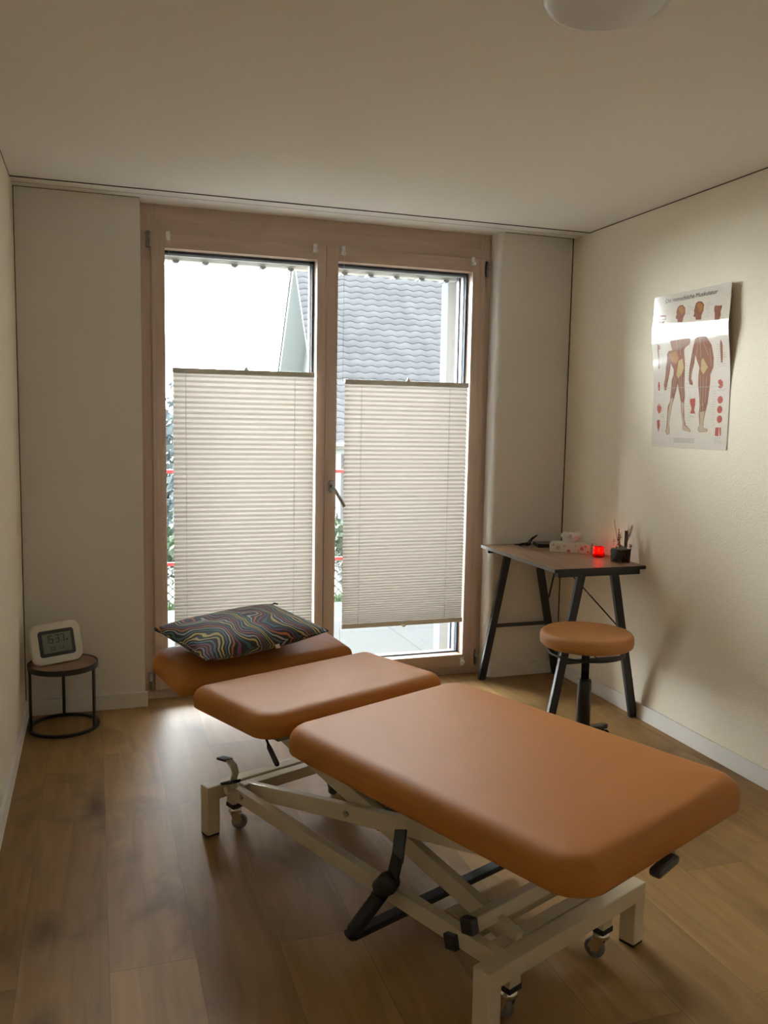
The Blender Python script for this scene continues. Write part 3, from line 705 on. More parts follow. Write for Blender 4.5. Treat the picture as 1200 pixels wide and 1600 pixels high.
# release handle under torso cushion
bm = B(); tube(bm, [P(-.012, .340, .482), P(-.012, .375, .462), P(-.012, .388, .448)], .004, 8); tube(bm, [P(-.012, .384, .452), P(-.012, .390, .442), P(-.012, .434, .402), P(-.012, .437, .398)], [.004, .0078, .0078, .004], 12)
obj('release_handle', bm, M['black_plastic'], tt, 'black lever handle')
# hand control hooked under the near end
bm = B(); beam(bm, P(.243, 1.524, .440), P(.330, 1.522, .452), .030, .020, bev=.009); hc = obj('hand_control', bm, M['black_plastic'], tt, 'dark hand control')
bm = B(); beam(bm, P(.322, 1.520, .448), P(.336, 1.500, .480), .020, .012, bev=.003); obj('hook', bm, M['steel'], hc)

# ------------------------------------------------------------------ pillow on the head cushion
def make_pillow():
    bm = B(); n = 40; hx, hy = .268, .183; top = []; bot = []
    for j in range(n + 1):
        a = []; b = []
        for i in range(n + 1):
            u, v = -1 + 2 * i / n, -1 + 2 * j / n
            k = (1 - abs(u) ** 2.6) * (1 - abs(v) ** 2.6); k = max(k, 0) ** .55
            pin = 1 - .055 * (1 - u * u) * abs(v) ** 3; pin2 = 1 - .055 * (1 - v * v) * abs(u) ** 3
            x, y = hx * u * pin2, hy * v * pin
            wr = .006 * noise.noise(Vector((u * 3, v * 2.4, 1))) * k
            ht = .050 * k + wr + .004 * math.sin(u * 9 + 2 * v) * (1 - k) * .5
            a.append(bm.verts.new((x, y, ht + .001))); b.append(bm.verts.new((x, y, -.054 * k - .001)))
        top.append(a); bot.append(b)
    for j in range(n):
        for i in range(n):
            f = bm.faces.new((top[j][i], top[j][i + 1], top[j + 1][i + 1], top[j + 1][i])); f.smooth = True
            f = bm.faces.new((bot[j][i], bot[j + 1][i], bot[j + 1][i + 1], bot[j][i + 1])); f.smooth = True
    edge = [(0, i) for i in range(n)] + [(j, n) for j in range(n)] + [(n, i) for i in range(n, 0, -1)] + [(j, 0) for j in range(n, 0, -1)]
    for (j, i), (j2, i2) in zip(edge, edge[1:] + edge[:1]):
        bm.faces.new((top[j][i], bot[j][i], bot[j2][i2], top[j2][i2]))
    loop = [top[j][i].co.copy() for j, i in edge]
    return bm, loop
pbm, ploop = make_pillow()
pw = obj('pillow', pbm, M['pillow']); tag(pw, 'dark pillow with colourful marbled stripes on head end of treatment table', 'pillow')
bm = B(); tube(bm, ploop + [ploop[0]], .0035, 6, caps=False); obj('piping', bm, M['pillow'], pw)
bm = B(); c0 = Vector((.266, .180, 0)); tube(bm, [c0, c0 + Vector((.015, .004, .004)), c0 + Vector((.028, -.006, .0))], .003, 6); tube(bm, [c0, c0 + Vector((.02, .010, 0)), c0 + Vector((.024, .016, -.004))], .003, 6); obj('tie', bm, M['black_rubber'], pw)
bm = B(); poly(bm, [(.02, -.180, -.004), (.040, -.180, -.004), (.043, -.186, -.018), (.023, -.186, -.017)]); obj('white_patch', bm, M['tissue'], pw, 'small white patch')  # small pale quad hanging below the near seam
pw.location = (.838, -1.105, .627); pw.rotation_euler = (Matrix.Rotation(R(25), 3, 'Z') @ Matrix.Rotation(R(6.5), 3, 'X') @ Matrix.Rotation(R(-2), 3, 'Y')).to_euler()

# ------------------------------------------------------------------ side table and clock
st = thing('side_table', 'low round side table with dark wood top and black metal ring base', 'side table', (.175, -.20, 0))
SR, SH = .148, .302
bm = B(); lathe(bm, (0, 0, 0), [(SR - .004, SH - .010), (SR - .004, SH - .003), (SR - .006, SH - .001)], 64); obj('tabletop', bm, M['side_top'], st)
bm = B(); ring(bm, (0, 0, SH - .011), SR, .0, 64, rect=(.003, .012)); obj('rim', bm, M['black_metal'], st)
bm = B(); ring(bm, (0, 0, .008), SR, .0, 64, rect=(.007, .006)); obj('base_ring', bm, M['black_metal'], st)
for a in (-158, -28, 92):
    x, y = (SR - .0) * math.cos(R(a)), (SR - .0) * math.sin(R(a)); bm = B(); e = Vector((math.cos(R(a)), math.sin(R(a)), 0))
    beam(bm, (x, y, .002), (x, y, SH - .012), .014, .010, up=e, bev=.001); obj('leg', bm, M['black_metal'], st)
ck = thing('digital_clock', 'white rounded digital clock showing 15:37 on the low side table', 'clock', (.158, -.215, SH), R(27))
lean = R(16)
Mc = Matrix.Translation((0, 0, .002)) @ Matrix.Rotation(R(90) - lean, 4, 'X') @ Matrix.Translation((0, .092, 0))
def cpl(nm, hx, hy, r_, z0, z1, mt, par=ck, dx=0, dy=0, e=.002):
    bm = B(); rplate(bm, hx, hy, r_, z0, z1, e=e, M4=Mc @ Matrix.Translation((dx, dy, 0))); return obj(nm, bm, mt, par)
cpl('case', .117, .092, .042, -.012, .012, M['clock'], e=.006)
bz = cpl('bezel', .083, .059, .014, .010, .0135, M['black_plastic'])
lc = cpl('display', .066, .043, .003, .0125, .0142, M['lcd'], bz, e=.0005)
bm = B()
SEG = {'0': 'abcdef', '1': 'bc', '2': 'abged', '3': 'abgcd', '5': 'afgcd', '7': 'abc'}
def digit(ch, x, y, w_, h_, th):
    g = {'a': (0, h_, w_, h_), 'g': (0, h_ / 2, w_, h_ / 2), 'd': (0, 0, w_, 0), 'f': (0, h_ / 2, 0, h_), 'b': (w_, h_ / 2, w_, h_), 'e': (0, 0, 0, h_ / 2), 'c': (w_, 0, w_, h_ / 2)}
    for s in SEG[ch]:
        x0, y0, x1, y1 = g[s]
        prism(bm, [(x + x0 - th, y + y0 - th), (x + x1 + th, y + y0 - th), (x + x1 + th, y + y1 + th), (x + x0 - th, y + y1 + th)], .0142, .0146, Mc)
for ch, x in (('1', -.052), ('5', -.032), ('3', -.004), ('7', .020)): digit(ch, x, .002, .013, .032, .0016)
for dy in (.012, .024): prism(bm, [(-.0125, dy), (-.0095, dy), (-.0095, dy + .003), (-.0125, dy + .003)], .0142, .0146, Mc)
for ch, x in (('2', -.034), ('0', -.020), ('1', .006), ('1', .018)): digit(ch, x, -.032, .007, .015, .0009)
prism(bm, [(.044, .004), (.051, .004), (.051, .011), (.044, .011)], .0142, .0146, Mc)
obj('digits', bm, M['lcd_ink'], lc)
bm = B(); beam(bm, (0, .048, .095), (0, .088, .003), .05, .006); obj('stand', bm, M['clock'], ck)

# ------------------------------------------------------------------ desk
dk = thing('desk', 'narrow desk with wood-look top and splayed black metal legs in right corner', 'desk', (2.565, -.41, 0))
def Q(x, y, z): return (x - 2.565, y + .41, z)
bm = B(); box(bm, Q(2.321, -.812, .7335), Q(2.811, -.008, .750), mi=0)
for f in bm.faces:
    n = f.normal
bmesh.ops.recalc_face_normals(bm, faces=bm.faces); bm.normal_update()
for f in bm.faces:
    f.material_index = 0 if abs(f.normal.z) > .5 else (1 if abs(f.normal.x) > .5 else 2)  # long edges get a lighter grey for the light they reflect
obj('desktop', bm, [M['desk_top'], M['desk_edge_lit'], M['black_metal']], dk)
for y in (-.785, -.035):
    bm = B(); beam(bm, Q(2.345, y, .721), Q(2.787, y, .721), .03, .025, bev=.001); obj('top_rail', bm, M['black_metal'], dk)
    for xt, xb in ((2.475, 2.335), (2.655, 2.797)):
        bm = B(); beam(bm, Q(xb, y, 0), Q(xt, y, .712), .020, .040, up=(1, 0, 0), bev=.001); obj('leg', bm, M['black_metal'], dk)
    z = .30; f_ = z / .712
    bm = B(); beam(bm, Q(2.335 + .14 * f_, y, z), Q(2.797 - .142 * f_, y, z), .018, .018, bev=.001); obj('stretcher', bm, M['black_metal'], dk)
bm = B(); beam(bm, Q(2.36, -.80, .728), Q(2.36, -.02, .728), .02, .012); beam(bm, Q(2.77, -.80, .728), Q(2.77, -.02, .728), .02, .012); obj('under_rail', bm, M['black_metal'], dk)
bm = B(); beam(bm, Q(2.565, -.41, .727), Q(2.705, -.785, .44), .010, .004); obj('brace', bm, M['black_metal'], dk)
bm = B(); beam(bm, Q(2.565, -.41, .727), Q(2.735, -.035, .44), .010, .004); obj('brace', bm, M['black_metal'], dk)
# black device with cable
dv = thing('electronic_device', 'flat black closed device lying at the window end of the desk', 'electronic_device', (2.675, -.135, .750), R(-12))
bm = B(); rplate(bm, .085, .060, .015, .001, .012, e=.003); obj('base', bm, M['black_plastic'], dv)
bm = B(); rplate(bm, .085, .060, .015, .0125, .020, e=.003); obj('lid', bm, M['black_plastic'], dv)
cbm = B()
tube(cbm, [(2.578, -.075, .754), (2.562, -.10, .757), (2.545, -.08, .755), (2.500, -.06, .754), (2.515, -.10, .756), (2.56, -.11, .762), (2.60, -.075, .785), (2.64, -.05, .800), (2.615, -.04, .785), (2.580, -.055, .760), (2.54, -.05, .755), (2.508, -.10, .754)], .0035, 8)
tube(cbm, [(2.55, -.105, .758), (2.575, -.09, .760)], .008, 10)
o = obj('power_cable', cbm, M['black_rubber']); tag(o, 'black power cable looped on desk beside the closed black device', 'cable')
# tissue box
tb = thing('tissue_box', 'white tissue box with pink flower print on the desk', 'tissue box', (2.690, -.328, .750), R(-39))
bm = B(); box(bm, (-.105, -.05, 0), (.105, .05, .046), bev=.0015); bx_ = obj('carton', bm, M['carton'], tb)
bm = B(); rg = random.Random(4)
def blob(cx, cz, r_, mi, face='f'):
    n = 5; k0 = rg.uniform(0, 1)
    for p_ in range(n):
        a = 6.283 * p_ / n + k0; c = (cx + r_ * .6 * math.cos(a), cz + r_ * .6 * math.sin(a)); pts = []
        for k in range(10):
            t = 6.283 * k / 10; x, z = c[0] + r_ * .5 * math.cos(t), min(max(c[1] + r_ * .5 * math.sin(t), .002), .0445)
            pts.append((x, -.0504, z))
        poly(bm, pts, mi)
for cx, cz, r_, mi in ((-.005, .008, .009, 0), (.062, .024, .010, 0), (.080, .036, .006, 0), (.03, .036, .005, 1), (-.06, .022, .012, 1), (-.085, .036, .007, 1), (.045, .010, .006, 1), (.095, .010, .006, 0), (-.03, .032, .006, 1)):
    blob(cx, cz, r_, mi)
obj('flower_print', bm, [M['pink'], M['sage']], bx_)
bm = B(); n = 28; rows = []
for j in range(9):
    h = j / 8; row = []
    for k in range(n):
        a = 6.283 * k / n; fold = 1 + .22 * math.sin(5 * a + h * 2) + .12 * math.sin(9 * a)
        rx = (.022 + .030 * h ** .8 - .018 * max(0, h - .8) * 5) * fold; ry_ = (.008 + .020 * h) * fold
        row.append((-.010 + rx * math.cos(a) + .006 * h, ry_ * math.sin(a), .044 + .048 * h * (1 + (.30 * math.sin(2 * a + 1) + .14 * math.sin(5 * a)) * h * h)))
    rows.append(row)
loft(bm, rows, cap0=False, cap1=True); obj('tissue', bm, M['tissue'], tb)
# red tealight
tl = thing('tealight_holder', 'lit red glass tealight holder on the desk', 'candle holder', (2.735, -.520, .750))
bm = B()
lathe(bm, (0, 0, 0), [(.026, 0.0), (.030, .003), (.0305, .022), (.0275, .026), (.0265, .028), (.0275, .031), (.0270, .050), (.0255, .052), (.0235, .050), (.0235, .030), (.022, .008), (.001, .007)], 36)
obj('glass', bm, M['red_glass'], tl)
bm = B(); lathe(bm, (0, 0, 0), [(.0185, .009), (.0185, .024), (.001, .024)], 24); obj('candle', bm, M['wax'], tl)
bm = B(); lathe(bm, (0, 0, .026), [(.0008, 0), (.0042, .005), (.0045, .009), (.0025, .016), (.0004, .022)], 12); obj('flame', bm, M['flame'], tl)
ld = bpy.data.lights.new('flame_light', 'POINT'); ld.energy = .16; ld.color = (1, .45, .18); ld.shadow_soft_size = .006
lo = bpy.data.objects.new('flame_light', ld); COL.objects.link(lo); lo.parent = tl; lo.location = (0, 0, .036)
# vase with dried flowers
vs = thing('vase', 'small square glass vase of moss and dried flowers at desk end', 'vase', (2.742, -.700, .750), R(12))
bm = B()
loft(bm, [[(x, y, z) for x, y in rrect(h, h, .006, 3)] for h, z in ((.031, 0), (.034, .003), (.036, .066), (.0335, .067), (.0325, .006), (.0, .0055))][:5], cap1=True)
obj('glass', bm, M['vase_glass'], vs)
bm = B(); bmesh.ops.create_icosphere(bm, subdivisions=4, radius=1)
for v in bm.verts:
    q = 1 + .16 * noise.noise(v.co * 2.2) + .08 * noise.noise(v.co * 6)
    c = v.co * q; pw_ = max(abs(c.x), abs(c.y)); v.co = Vector((c.x * .0315, c.y * .0315, .045 + c.z * .038))
    v.co.x = max(-.031, min(.031, v.co.x)) if v.co.z < .066 else v.co.x; v.co.y = max(-.031, min(.031, v.co.y)) if v.co.z < .066 else v.co.y
    v.co.z = max(v.co.z, .0075)
for f in bm.faces: f.smooth = True
obj('moss_filling', bm, M['moss'], vs)
bm = B(); rg = random.Random(11)
def twig(p0, p1, p2, r0=.0016, mi=0): tube(bm, [p0, p1, p2], [r0, r0 * .8, r0 * .4], 6, mi=mi)
twig((-.015, -.01, .06), (-.035, -.01, .115), (-.062, -.01, .205), .0018); twig((-.06, -.01, .20), (-.062, -.01, .21), (-.064, -.01, .218), .001)
def leafy(p, d, ln, wd_, mi):
    d = Vector(d).normalized(); sd = d.cross(Vector((0, 1, .2))).normalized() * wd_; p = Vector(p); fr_ = Vector((0, -wd_ * .4, 0))
    a, b, c, e = p, p + d * ln * .4 + sd, p + d * ln, p + d * ln * .4 - sd; mdl = p + d * ln * .45 + fr_
    vv = [bm.verts.new(q) for q in (a, b, c, e, mdl)]
    for i, j in ((0, 1), (1, 2), (2, 3), (3, 0)): bm.faces.new((vv[i], vv[j], vv[4])).material_index = mi
for (bx0, tx, tz) in ((-.012, -.030, .155), (-.008, -.022, .130), (.0, -.035, .120)):
    twig((bx0, -.008, .06), ((bx0 + tx) / 2, -.008, (tz + .06) / 2), (tx, -.01, tz), .0016)
    for k in range(5): leafy((tx + rg.uniform(-.004, .004), -.012, tz - .012 * k), (rg.uniform(-1, 1), rg.uniform(-.4, .2), 1.2), .018, .0035, 0)
for k in range(9):
    z = .06 + k * .010; 
    for sgn in (-1, 1): leafy((.018, -.012, z), (sgn * .8, -.2, 1.5), .026, .0045, 1)
leafy((.018, -.014, .135), (.08, 0, 1), .025, .006, 1); tube(bm, [(.016, -.01, .05), (.020, -.01, .155)], .0022, 6, mi=1)
for k in range(26):
    z0 = .075 + rg.uniform(0, .02); a = rg.uniform(-.25, .45); top_ = Vector((.028 + .045 * rg.uniform(.5, 1.1), rg.uniform(-.012, .012), z0 + rg.uniform(.05, .095)))
    twig((.022, 0, .055), (.034, 0, z0 + .015), top_, .0007, 2)
for k in range(46):
    t_ = rg.random(); c = Vector((.030 + .040 * t_, rg.uniform(-.004, .004), .085 + .085 * t_)); d = Vector((rg.uniform(-.2, 1), rg.uniform(-.5, .5), 1)).normalized() * .018
    twig(c, c + d * .5, c + d, .0005, 2)
for k in range(20):
    c = Vector((rg.uniform(-.012, .012), .005, rg.uniform(.10, .14))); d = Vector((rg.uniform(-.6, .6), 0, 1)).normalized() * .016; twig(c, c + d * .5, c + d, .0006, 2)
for k in range(14):
    c = Vector((-.045 + rg.uniform(-.02, .02), -.01, .09 + rg.uniform(-.01, .04))); leafy(c, (rg.uniform(-1, 1), 0, rg.uniform(-.3, 1)), .006, .002, 0)
for k in range(9): leafy((rg.uniform(.028, .045), -.02, rg.uniform(.06, .085)), (1, rg.uniform(-.5, .5), rg.uniform(-.4, .5)), .018, .004, 0)
twig((-.02, -.01, .065), (-.05, -.004, .075), (-.075, .0, .078), .0012); twig((-.034, -.01, .065), (-.038, -.012, .035), (-.040, -.012, .004), .0013)
twig((.03, .0, .07), (.05, .01, .05), (.07, .02, .03), .0007)
obj('dried_flowers', bm, [M['flowers_dry'], M['dark_leaf'], M['plume']], vs, fix=False)

# ------------------------------------------------------------------ stool
sx, sy = 2.325, -1.095; SHT = .530
so = thing('stool', 'round caramel stool with black height ring and column before the desk', 'stool', (sx, sy, 0))
bm = B(); sr2 = .199
lathe(bm, (0, 0, SHT), [(.001, -.062), (.17, -.062), (.186, -.060), (.196, -.053), (sr2, -.040), (sr2, -.022), (.196, -.010), (.188, -.002), (.178, .0005), (.165, .0), (.10, .002), (.001, .003)], 72)
obj('seat', bm, M['leather_edge'], so)
bm = B(); ring(bm, (0, 0, SHT - .092), .160, .0052, 56, 8)
for a in (20, 140, 260): tube(bm, [(.02 * math.cos(R(a)), .02 * math.sin(R(a)), SHT - .075), (.160 * math.cos(R(a)), .160 * math.sin(R(a)), SHT - .092)], .004, 6)
obj('height_ring', bm, M['black_metal'], so)
bm = B(); lathe(bm, (0, 0, 0), [(.13, SHT - .068), (.13, SHT - .0625)], 40); tube(bm, [(0, 0, SHT - .075), (0, 0, SHT - .066)], .06, 20); obj('seat_plate', bm, M['black_metal'], so)
bm = B(); tube(bm, [(0, 0, .24), (0, 0, SHT - .066)], .0185, 24); obj('gas_column', bm, M['black_metal'], so)
bm = B(); lathe(bm, (0, 0, 0), [(.031, .075), (.029, .310), (.027, .316), (.016, .318)], 28); obj('column_sleeve', bm, M['black_plastic'], so)
for k in range(5):
    a = R(28 + 72 * k); e = Vector((math.cos(a), math.sin(a), 0)); bm = B()
    beam(bm, e * .02 + Vector((0, 0, .088)), e * .195 + Vector((0, 0, .062)), .034, .022, bev=.006); lg = obj('base_arm', bm, M['black_plastic'], so)
    bm = B(); sd = Vector((-e.y, e.x, 0)); c = e * .180; ax = Matrix((e, Vector((0, 0, 1)), sd)).transposed()
    for q in (-1, 1): lathe(bm, c + sd * q * .012 + Vector((0, 0, .024)), [(.010, -.008), (.022, -.008), (.024, -.005), (.024, .005), (.022, .008), (.010, .008)], 20, axis=ax)
    tube(bm, [c + Vector((0, 0, .03)), c + Vector((0, 0, .064))], .006, 8); obj('castor', bm, M['black_rubber'], lg)

# ------------------------------------------------------------------ poster
PO = dict(y0=-.790, y1=-1.306, z0=1.318, z1=2.004)
def relief(z):
    if z < 1.53: return 0.0
    q = 0.0; n = 60; a = 1.53
    for i in range(n):
        t = a + (z - a) * (i + .5) / n
        sl = -.155 * min(1, (t - 1.53) / .22) if t < 1.795 else (-.155 + .255 * (t - 1.795) / .080 if t < 1.875 else .10 * max(0, (2.01 - t) / .14))
        q -= sl * (z - a) / n
    return q
def pp(u, v, off):
    off += relief(PO['z0'] + (PO['z1'] - PO['z0']) * v) + .0003 * math.sin(9 * u + 4 * v)
    return (W - off, PO['y0'] + (PO['y1'] - PO['y0']) * u, PO['z0'] + (PO['z1'] - PO['z0']) * v)
cy, cz = -1.048, 1.66
po = thing('poster', 'glossy anatomy poster of human muscles on the right wall', 'poster', (W, cy, cz))
def pq(u, v, off): a = pp(u, v, off); return (a[0] - W, a[1] - cy, a[2] - cz)
sheet = B(); NU, NV = 10, 60
fr_ = [[sheet.verts.new(pq(i / NU, j / NV, .0022)) for i in range(NU + 1)] for j in range(NV + 1)]
bk_ = [[sheet.verts.new(pq(i / NU, j / NV, .0016)) for i in range(NU + 1)] for j in range(NV + 1)]
for j in range(NV):
    for i in range(NU):
        f = sheet.faces.new((fr_[j][i], fr_[j + 1][i], fr_[j + 1][i + 1], fr_[j][i + 1])); f.smooth = True
        f = sheet.faces.new((bk_[j][i], bk_[j][i + 1], bk_[j + 1][i + 1], bk_[j + 1][i])); f.smooth = True
def flatpoly(bm, uv, off, mi=0):
    # prints follow the sheet: lay the outline flat, cut it into strips, then drape it
    b2 = B(); b2.faces.new([b2.verts.new((u, v, 0)) for u, v in uv]); bmesh.ops.triangulate(b2, faces=b2.faces)
    for k in range(1, 60): bmesh.ops.bisect_plane(b2, geom=list(b2.verts) + list(b2.edges) + list(b2.faces), plane_co=(0, k / 60, 0), plane_no=(0, 1, 0))
    for vt in b2.verts: vt.co = pq(vt.co.x, vt.co.y, off)
    b2.normal_update()
    for f in b2.faces:
        if f.normal.x > 0: f.normal_flip()
        f.smooth = False
    merge(bm, b2, mi)
POLY = {'figure_front': [(0.256, 0.716), (0.324, 0.742), (0.44, 0.736), (0.536, 0.691), (0.524, 0.662), (0.466, 0.646), (0.441, 0.628), (0.444, 0.546), (0.437, 0.479), (0.435, 0.449), (0.434, 0.396), (0.444, 0.336), (0.438, 0.29), (0.444, 0.245), (0.455, 0.184), (0.478, 0.147), (0.543, 0.117), (0.541, 0.104), (0.483, 0.109), (0.432, 0.119), (0.433, 0.161), (0.403, 0.237), (0.391, 0.298), (0.363, 0.367), (0.341, 0.42), (0.326, 0.382), (0.301, 0.329), (0.278, 0.283), (0.265, 0.221), (0.248, 0.159), (0.261, 0.089), (0.225, 0.082), (0.201, 0.104), (0.213, 0.143), (0.215, 0.213), (0.216, 0.268), (0.243, 0.306), (0.25, 0.383), (0.256, 0.445), (0.284, 0.475), (0.288, 0.513), (0.251, 0.552), (0.243, 0.529), (0.227, 0.484), (0.201, 0.43), (0.186, 0.38), (0.158, 0.377), (0.149, 0.416), (0.169, 0.47), (0.181, 0.531), (0.204, 0.584), (0.207, 0.615), (0.234, 0.633), (0.282, 0.635), (0.269, 0.673)], 'chest': [(0.228, 0.614), (0.283, 0.621), (0.337, 0.629), (0.366, 0.579), (0.324, 0.542), (0.258, 0.567)], 'abdomen': [(0.36, 0.564), (0.416, 0.577), (0.428, 0.517), (0.401, 0.48), (0.35, 0.45), (0.324, 0.474), (0.342, 0.519)], 'shin1': [(0.251, 0.322), (0.285, 0.329), (0.257, 0.182), (0.246, 0.136), (0.258, 0.089), (0.226, 0.087), (0.21, 0.108), (0.226, 0.143), (0.226, 0.229)], 'shin2': [(0.398, 0.302), (0.434, 0.29), (0.433, 0.215), (0.463, 0.146), (0.537, 0.116), (0.535, 0.106), (0.483, 0.11), (0.435, 0.122), (0.44, 0.161), (0.413, 0.23)], 'figure_back': [(0.595, 0.688), (0.65, 0.714), (0.739, 0.695), (0.794, 0.642), (0.811, 0.563), (0.803, 0.506), (0.766, 0.464), (0.762, 0.406), (0.751, 0.348), (0.744, 0.289), (0.722, 0.231), (0.706, 0.179), (0.707, 0.135), (0.761, 0.125), (0.758, 0.11), (0.664, 0.105), (0.636, 0.115), (0.638, 0.134), (0.656, 0.149), (0.639, 0.216), (0.644, 0.275), (0.628, 0.349), (0.613, 0.408), (0.618, 0.467), (0.631, 0.511), (0.598, 0.563), (0.584, 0.593), (0.568, 0.542), (0.537, 0.491), (0.522, 0.447), (0.545, 0.417), (0.54, 0.402), (0.501, 0.41), (0.49, 0.44), (0.498, 0.5), (0.515, 0.544), (0.539, 0.595), (0.558, 0.631)], 'loin': [(0.661, 0.561), (0.685, 0.567), (0.739, 0.508), (0.68, 0.466), (0.647, 0.496)], 'calf': [(0.649, 0.231), (0.714, 0.238), (0.7, 0.172), (0.704, 0.135), (0.758, 0.123), (0.753, 0.112), (0.666, 0.107), (0.64, 0.117), (0.643, 0.133), (0.664, 0.153)], 'head1': [(0.336, 0.906), (0.365, 0.918), (0.404, 0.917), (0.44, 0.895), (0.449, 0.858), (0.426, 0.833), (0.424, 0.806), (0.358, 0.81), (0.353, 0.828), (0.324, 0.84), (0.333, 0.866), (0.325, 0.877)], 'head2': [(0.576, 0.911), (0.604, 0.921), (0.648, 0.916), (0.682, 0.894), (0.679, 0.857), (0.662, 0.833), (0.666, 0.804), (0.596, 0.808), (0.594, 0.823), (0.56, 0.832), (0.57, 0.853), (0.56, 0.865)], 'scalp1': [(0.344, 0.902), (0.389, 0.914), (0.434, 0.888), (0.433, 0.866), (0.395, 0.858), (0.37, 0.878)], 'scalp2': [(0.587, 0.905), (0.629, 0.916), (0.673, 0.889), (0.671, 0.857), (0.634, 0.849), (0.609, 0.876)], 'hand1': [(0.813, 0.872), (0.829, 0.878), (0.846, 0.872), (0.859, 0.875), (0.875, 0.869), (0.889, 0.874), (0.907, 0.866), (0.895, 0.835), (0.902, 0.813), (0.892, 0.786), (0.904, 0.729), (0.835, 0.733), (0.834, 0.79), (0.827, 0.825), (0.813, 0.848)], 'shoulder': [(0.078, 0.867), (0.126, 0.873), (0.188, 0.868), (0.194, 0.841), (0.167, 0.823), (0.171, 0.762), (0.14, 0.752), (0.103, 0.766), (0.096, 0.82), (0.076, 0.837)], 'arm1': [(0.082, 0.686), (0.113, 0.673), (0.115, 0.652), (0.096, 0.65), (0.096, 0.588), (0.094, 0.526), (0.072, 0.523), (0.074, 0.612), (0.076, 0.651)], 'arm2': [(0.906, 0.671), (0.923, 0.644), (0.92, 0.573), (0.912, 0.528), (0.895, 0.532), (0.892, 0.603), (0.897, 0.652)], 'm1': [(0.068, 0.434), (0.084, 0.437), (0.094, 0.409), (0.091, 0.378), (0.071, 0.378), (0.064, 0.409)], 'm2': [(0.061, 0.283), (0.076, 0.272), (0.08, 0.298), (0.096, 0.272), (0.107, 0.293), (0.113, 0.268), (0.13, 0.268), (0.12, 0.236), (0.094, 0.22), (0.069, 0.244)], 'm3': [(0.07, 0.177), (0.11, 0.181), (0.117, 0.142), (0.102, 0.098), (0.078, 0.133)], 'm4': [(0.862, 0.426), (0.889, 0.431), (0.917, 0.414), (0.918, 0.385), (0.889, 0.375), (0.86, 0.384), (0.879, 0.397), (0.86, 0.408)], 'm5': [(0.513, 0.316), (0.582, 0.32), (0.584, 0.275), (0.573, 0.245), (0.594, 0.223), (0.524, 0.223), (0.542, 0.253), (0.516, 0.29)], 'm6': [(0.855, 0.136), (0.896, 0.138), (0.896, 0.084), (0.854, 0.086)], 'm7': [(0.903, 0.138), (0.923, 0.137), (0.926, 0.087), (0.912, 0.088)]}
def pr_(name, keys, mt, off, label=None):
    bm = B()
    for k in keys: flatpoly(bm, POLY[k], off)
    return obj(name, bm, mt, po, label, fix=False)
pr_('muscle_figure', ['figure_front'], M['p_muscle'], .0026, 'muscle figure seen from the front'); pr_('muscle_figure', ['figure_back'], M['p_muscle'], .0026, 'muscle figure seen from behind')
pr_('head_drawing', ['head1'], M['p_muscle'], .0026); pr_('head_drawing', ['head2'], M['p_muscle'], .0026)
for k in ('abdomen', 'loin', 'chest', 'scalp1', 'scalp2', 'shin1', 'shin2', 'calf'):
    flatpoly(sheet, POLY[k], .0031, 1 if k in ('abdomen', 'loin') else 3 if k in ('shin1', 'shin2', 'calf') else 2)
for k in ('hand1', 'shoulder', 'arm1', 'arm2'): pr_('limb_drawing', [k], M['p_muscle'], .0026)
for k in ('m1', 'm2', 'm3', 'm4', 'm5', 'm6', 'm7'): pr_('detail_drawing', [k], M['p_red'], .0026)
for (u, v) in ((.893, .306), (.894, .247), (.897, .188)): bm = B(); flatpoly(bm, [(u + .031 * math.cos(a), v + .023 * math.sin(a)) for a in [k * .3927 for k in range(16)]], .0026); obj('detail_drawing', bm, M['p_red'], po, fix=False)
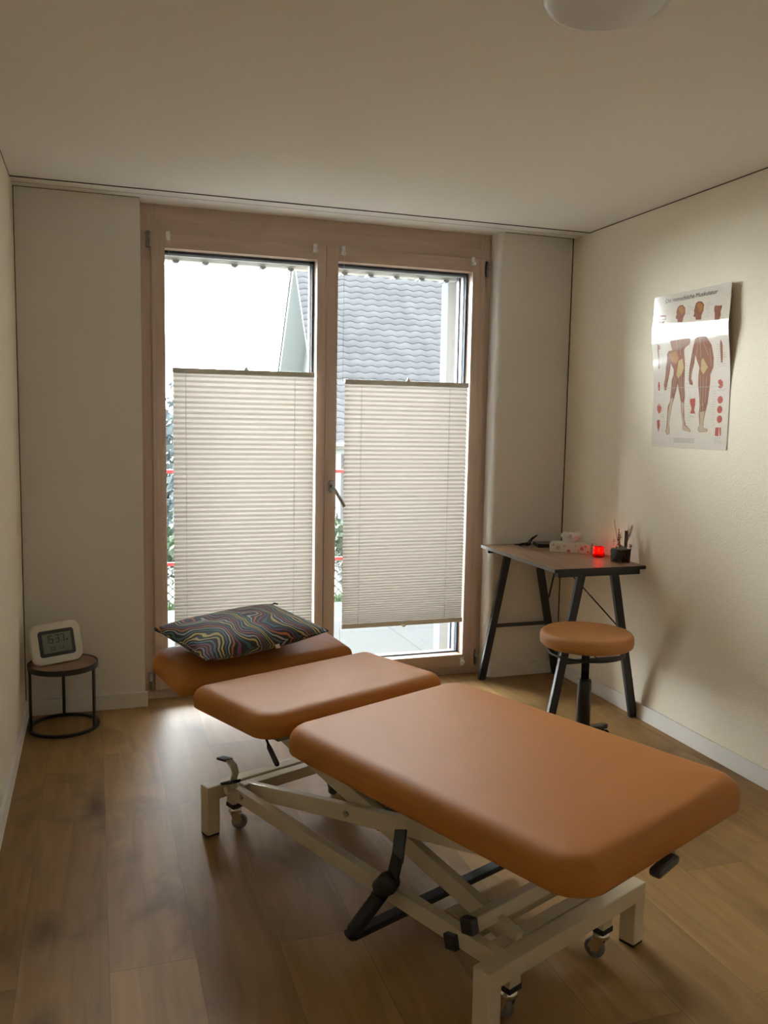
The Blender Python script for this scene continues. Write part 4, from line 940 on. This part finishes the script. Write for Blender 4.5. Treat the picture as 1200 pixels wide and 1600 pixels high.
# muscle fibre lines, caption lines and a painted fold shade
rg = random.Random(5)
def ln(u0, v0, u1, v1, w_=.0022, off=.0034, mi=3):
    d = Vector((u1 - u0, (v1 - v0) * 1.33)); n_ = Vector((-d.y, d.x)).normalized() * w_; flatpoly(sheet, [(u0 - n_.x, v0 - n_.y), (u1 - n_.x, v1 - n_.y), (u1 + n_.x, v1 + n_.y), (u0 + n_.x, v0 + n_.y)], off, mi)
for a in ((.30, .47, .26, .33), (.32, .46, .29, .36), (.27, .46, .25, .36), (.39, .47, .41, .31), (.42, .46, .43, .33), (.36, .46, .39, .37), (.21, .60, .17, .42), (.245, .60, .20, .46), (.35, .70, .35, .63), (.40, .70, .39, .60),
          (.66, .69, .655, .57), (.70, .66, .75, .58), (.62, .65, .60, .57), (.64, .47, .65, .30), (.68, .45, .68, .27), (.72, .45, .71, .29), (.66, .29, .66, .22), (.69, .29, .685, .22), (.56, .60, .52, .46), (.77, .62, .78, .52)): ln(*a)
for side in (0, 1):
    for (ua, ub, va, vb, st_) in ((.06, .18, .66, .53, .013), (.16, .30, .80, .74, .010), (.84, .97, .64, .50, .013), (.46, .55, .90, .84, .012), (.70, .79, .90, .81, .012), (.45, .52, .56, .40, .016), (.47, .56, .34, .14, .018), (.10, .19, .30, .20, .014), (.12, .22, .17, .10, .014), (.79, .87, .36, .14, .016), (.14, .24, .90, .86, .012), (.83, .97, .37, .36, .008), (.06, .14, .35, .34, .008), (.50, .60, .208, .20, .006), (.83, .95, .072, .035, .010)):
        v = va
        while v > vb:
            a = ua + rg.uniform(0, .03); b = ub - rg.uniform(0, .05)
            if side == 0: ln(a, v, max(b, a + .02), v, .0016, .0024, 4)
            v -= st_
v = .062
while v > .032: ln(.318, v, .598, v, .0022, .0024, 4); v -= .0065
ln(.02, .393, .92, .388, .0012, .0034, 4)  # fold across the sheet, its crease shade painted as a thin grey line
obj('sheet', sheet, [M['paper'], M['p_yellow'], M['p_orange'], M['p_bone'], M['p_grey']], po, fix=False)
cu = bpy.data.curves.new('title_curve', 'FONT'); cu.body = 'Die menschliche Muskulatur'; cu.size = 1; cu.align_x = 'CENTER'; cu.resolution_u = 3
tmp = bpy.data.objects.new('title_tmp', cu); COL.objects.link(tmp); bpy.context.view_layer.update()
me = bpy.data.meshes.new_from_object(tmp.evaluated_get(bpy.context.evaluated_depsgraph_get())); bpy.data.objects.remove(tmp)
xs = [v.co.x for v in me.vertices]; x0, x1 = min(xs), max(xs)
for v in me.vertices:
    u = .165 + .668 * (v.co.x - x0) / (x1 - x0); vv = .948 + v.co.y * .040; v.co = pq(u, vv, .0030)
me.materials.append(M['p_ink']); to = bpy.data.objects.new('title_text', me); COL.objects.link(to); to.parent = po
for tri in (((.84, .995), (.998, .995), (.998, .93)), ((.002, .995), (.10, .995), (.002, .955)), ((.88, .004), (.998, .004), (.998, .03))):
    bm = B(); flatpoly(bm, tri, .0038); obj('clear_tape', bm, M['tape'], po, fix=False)
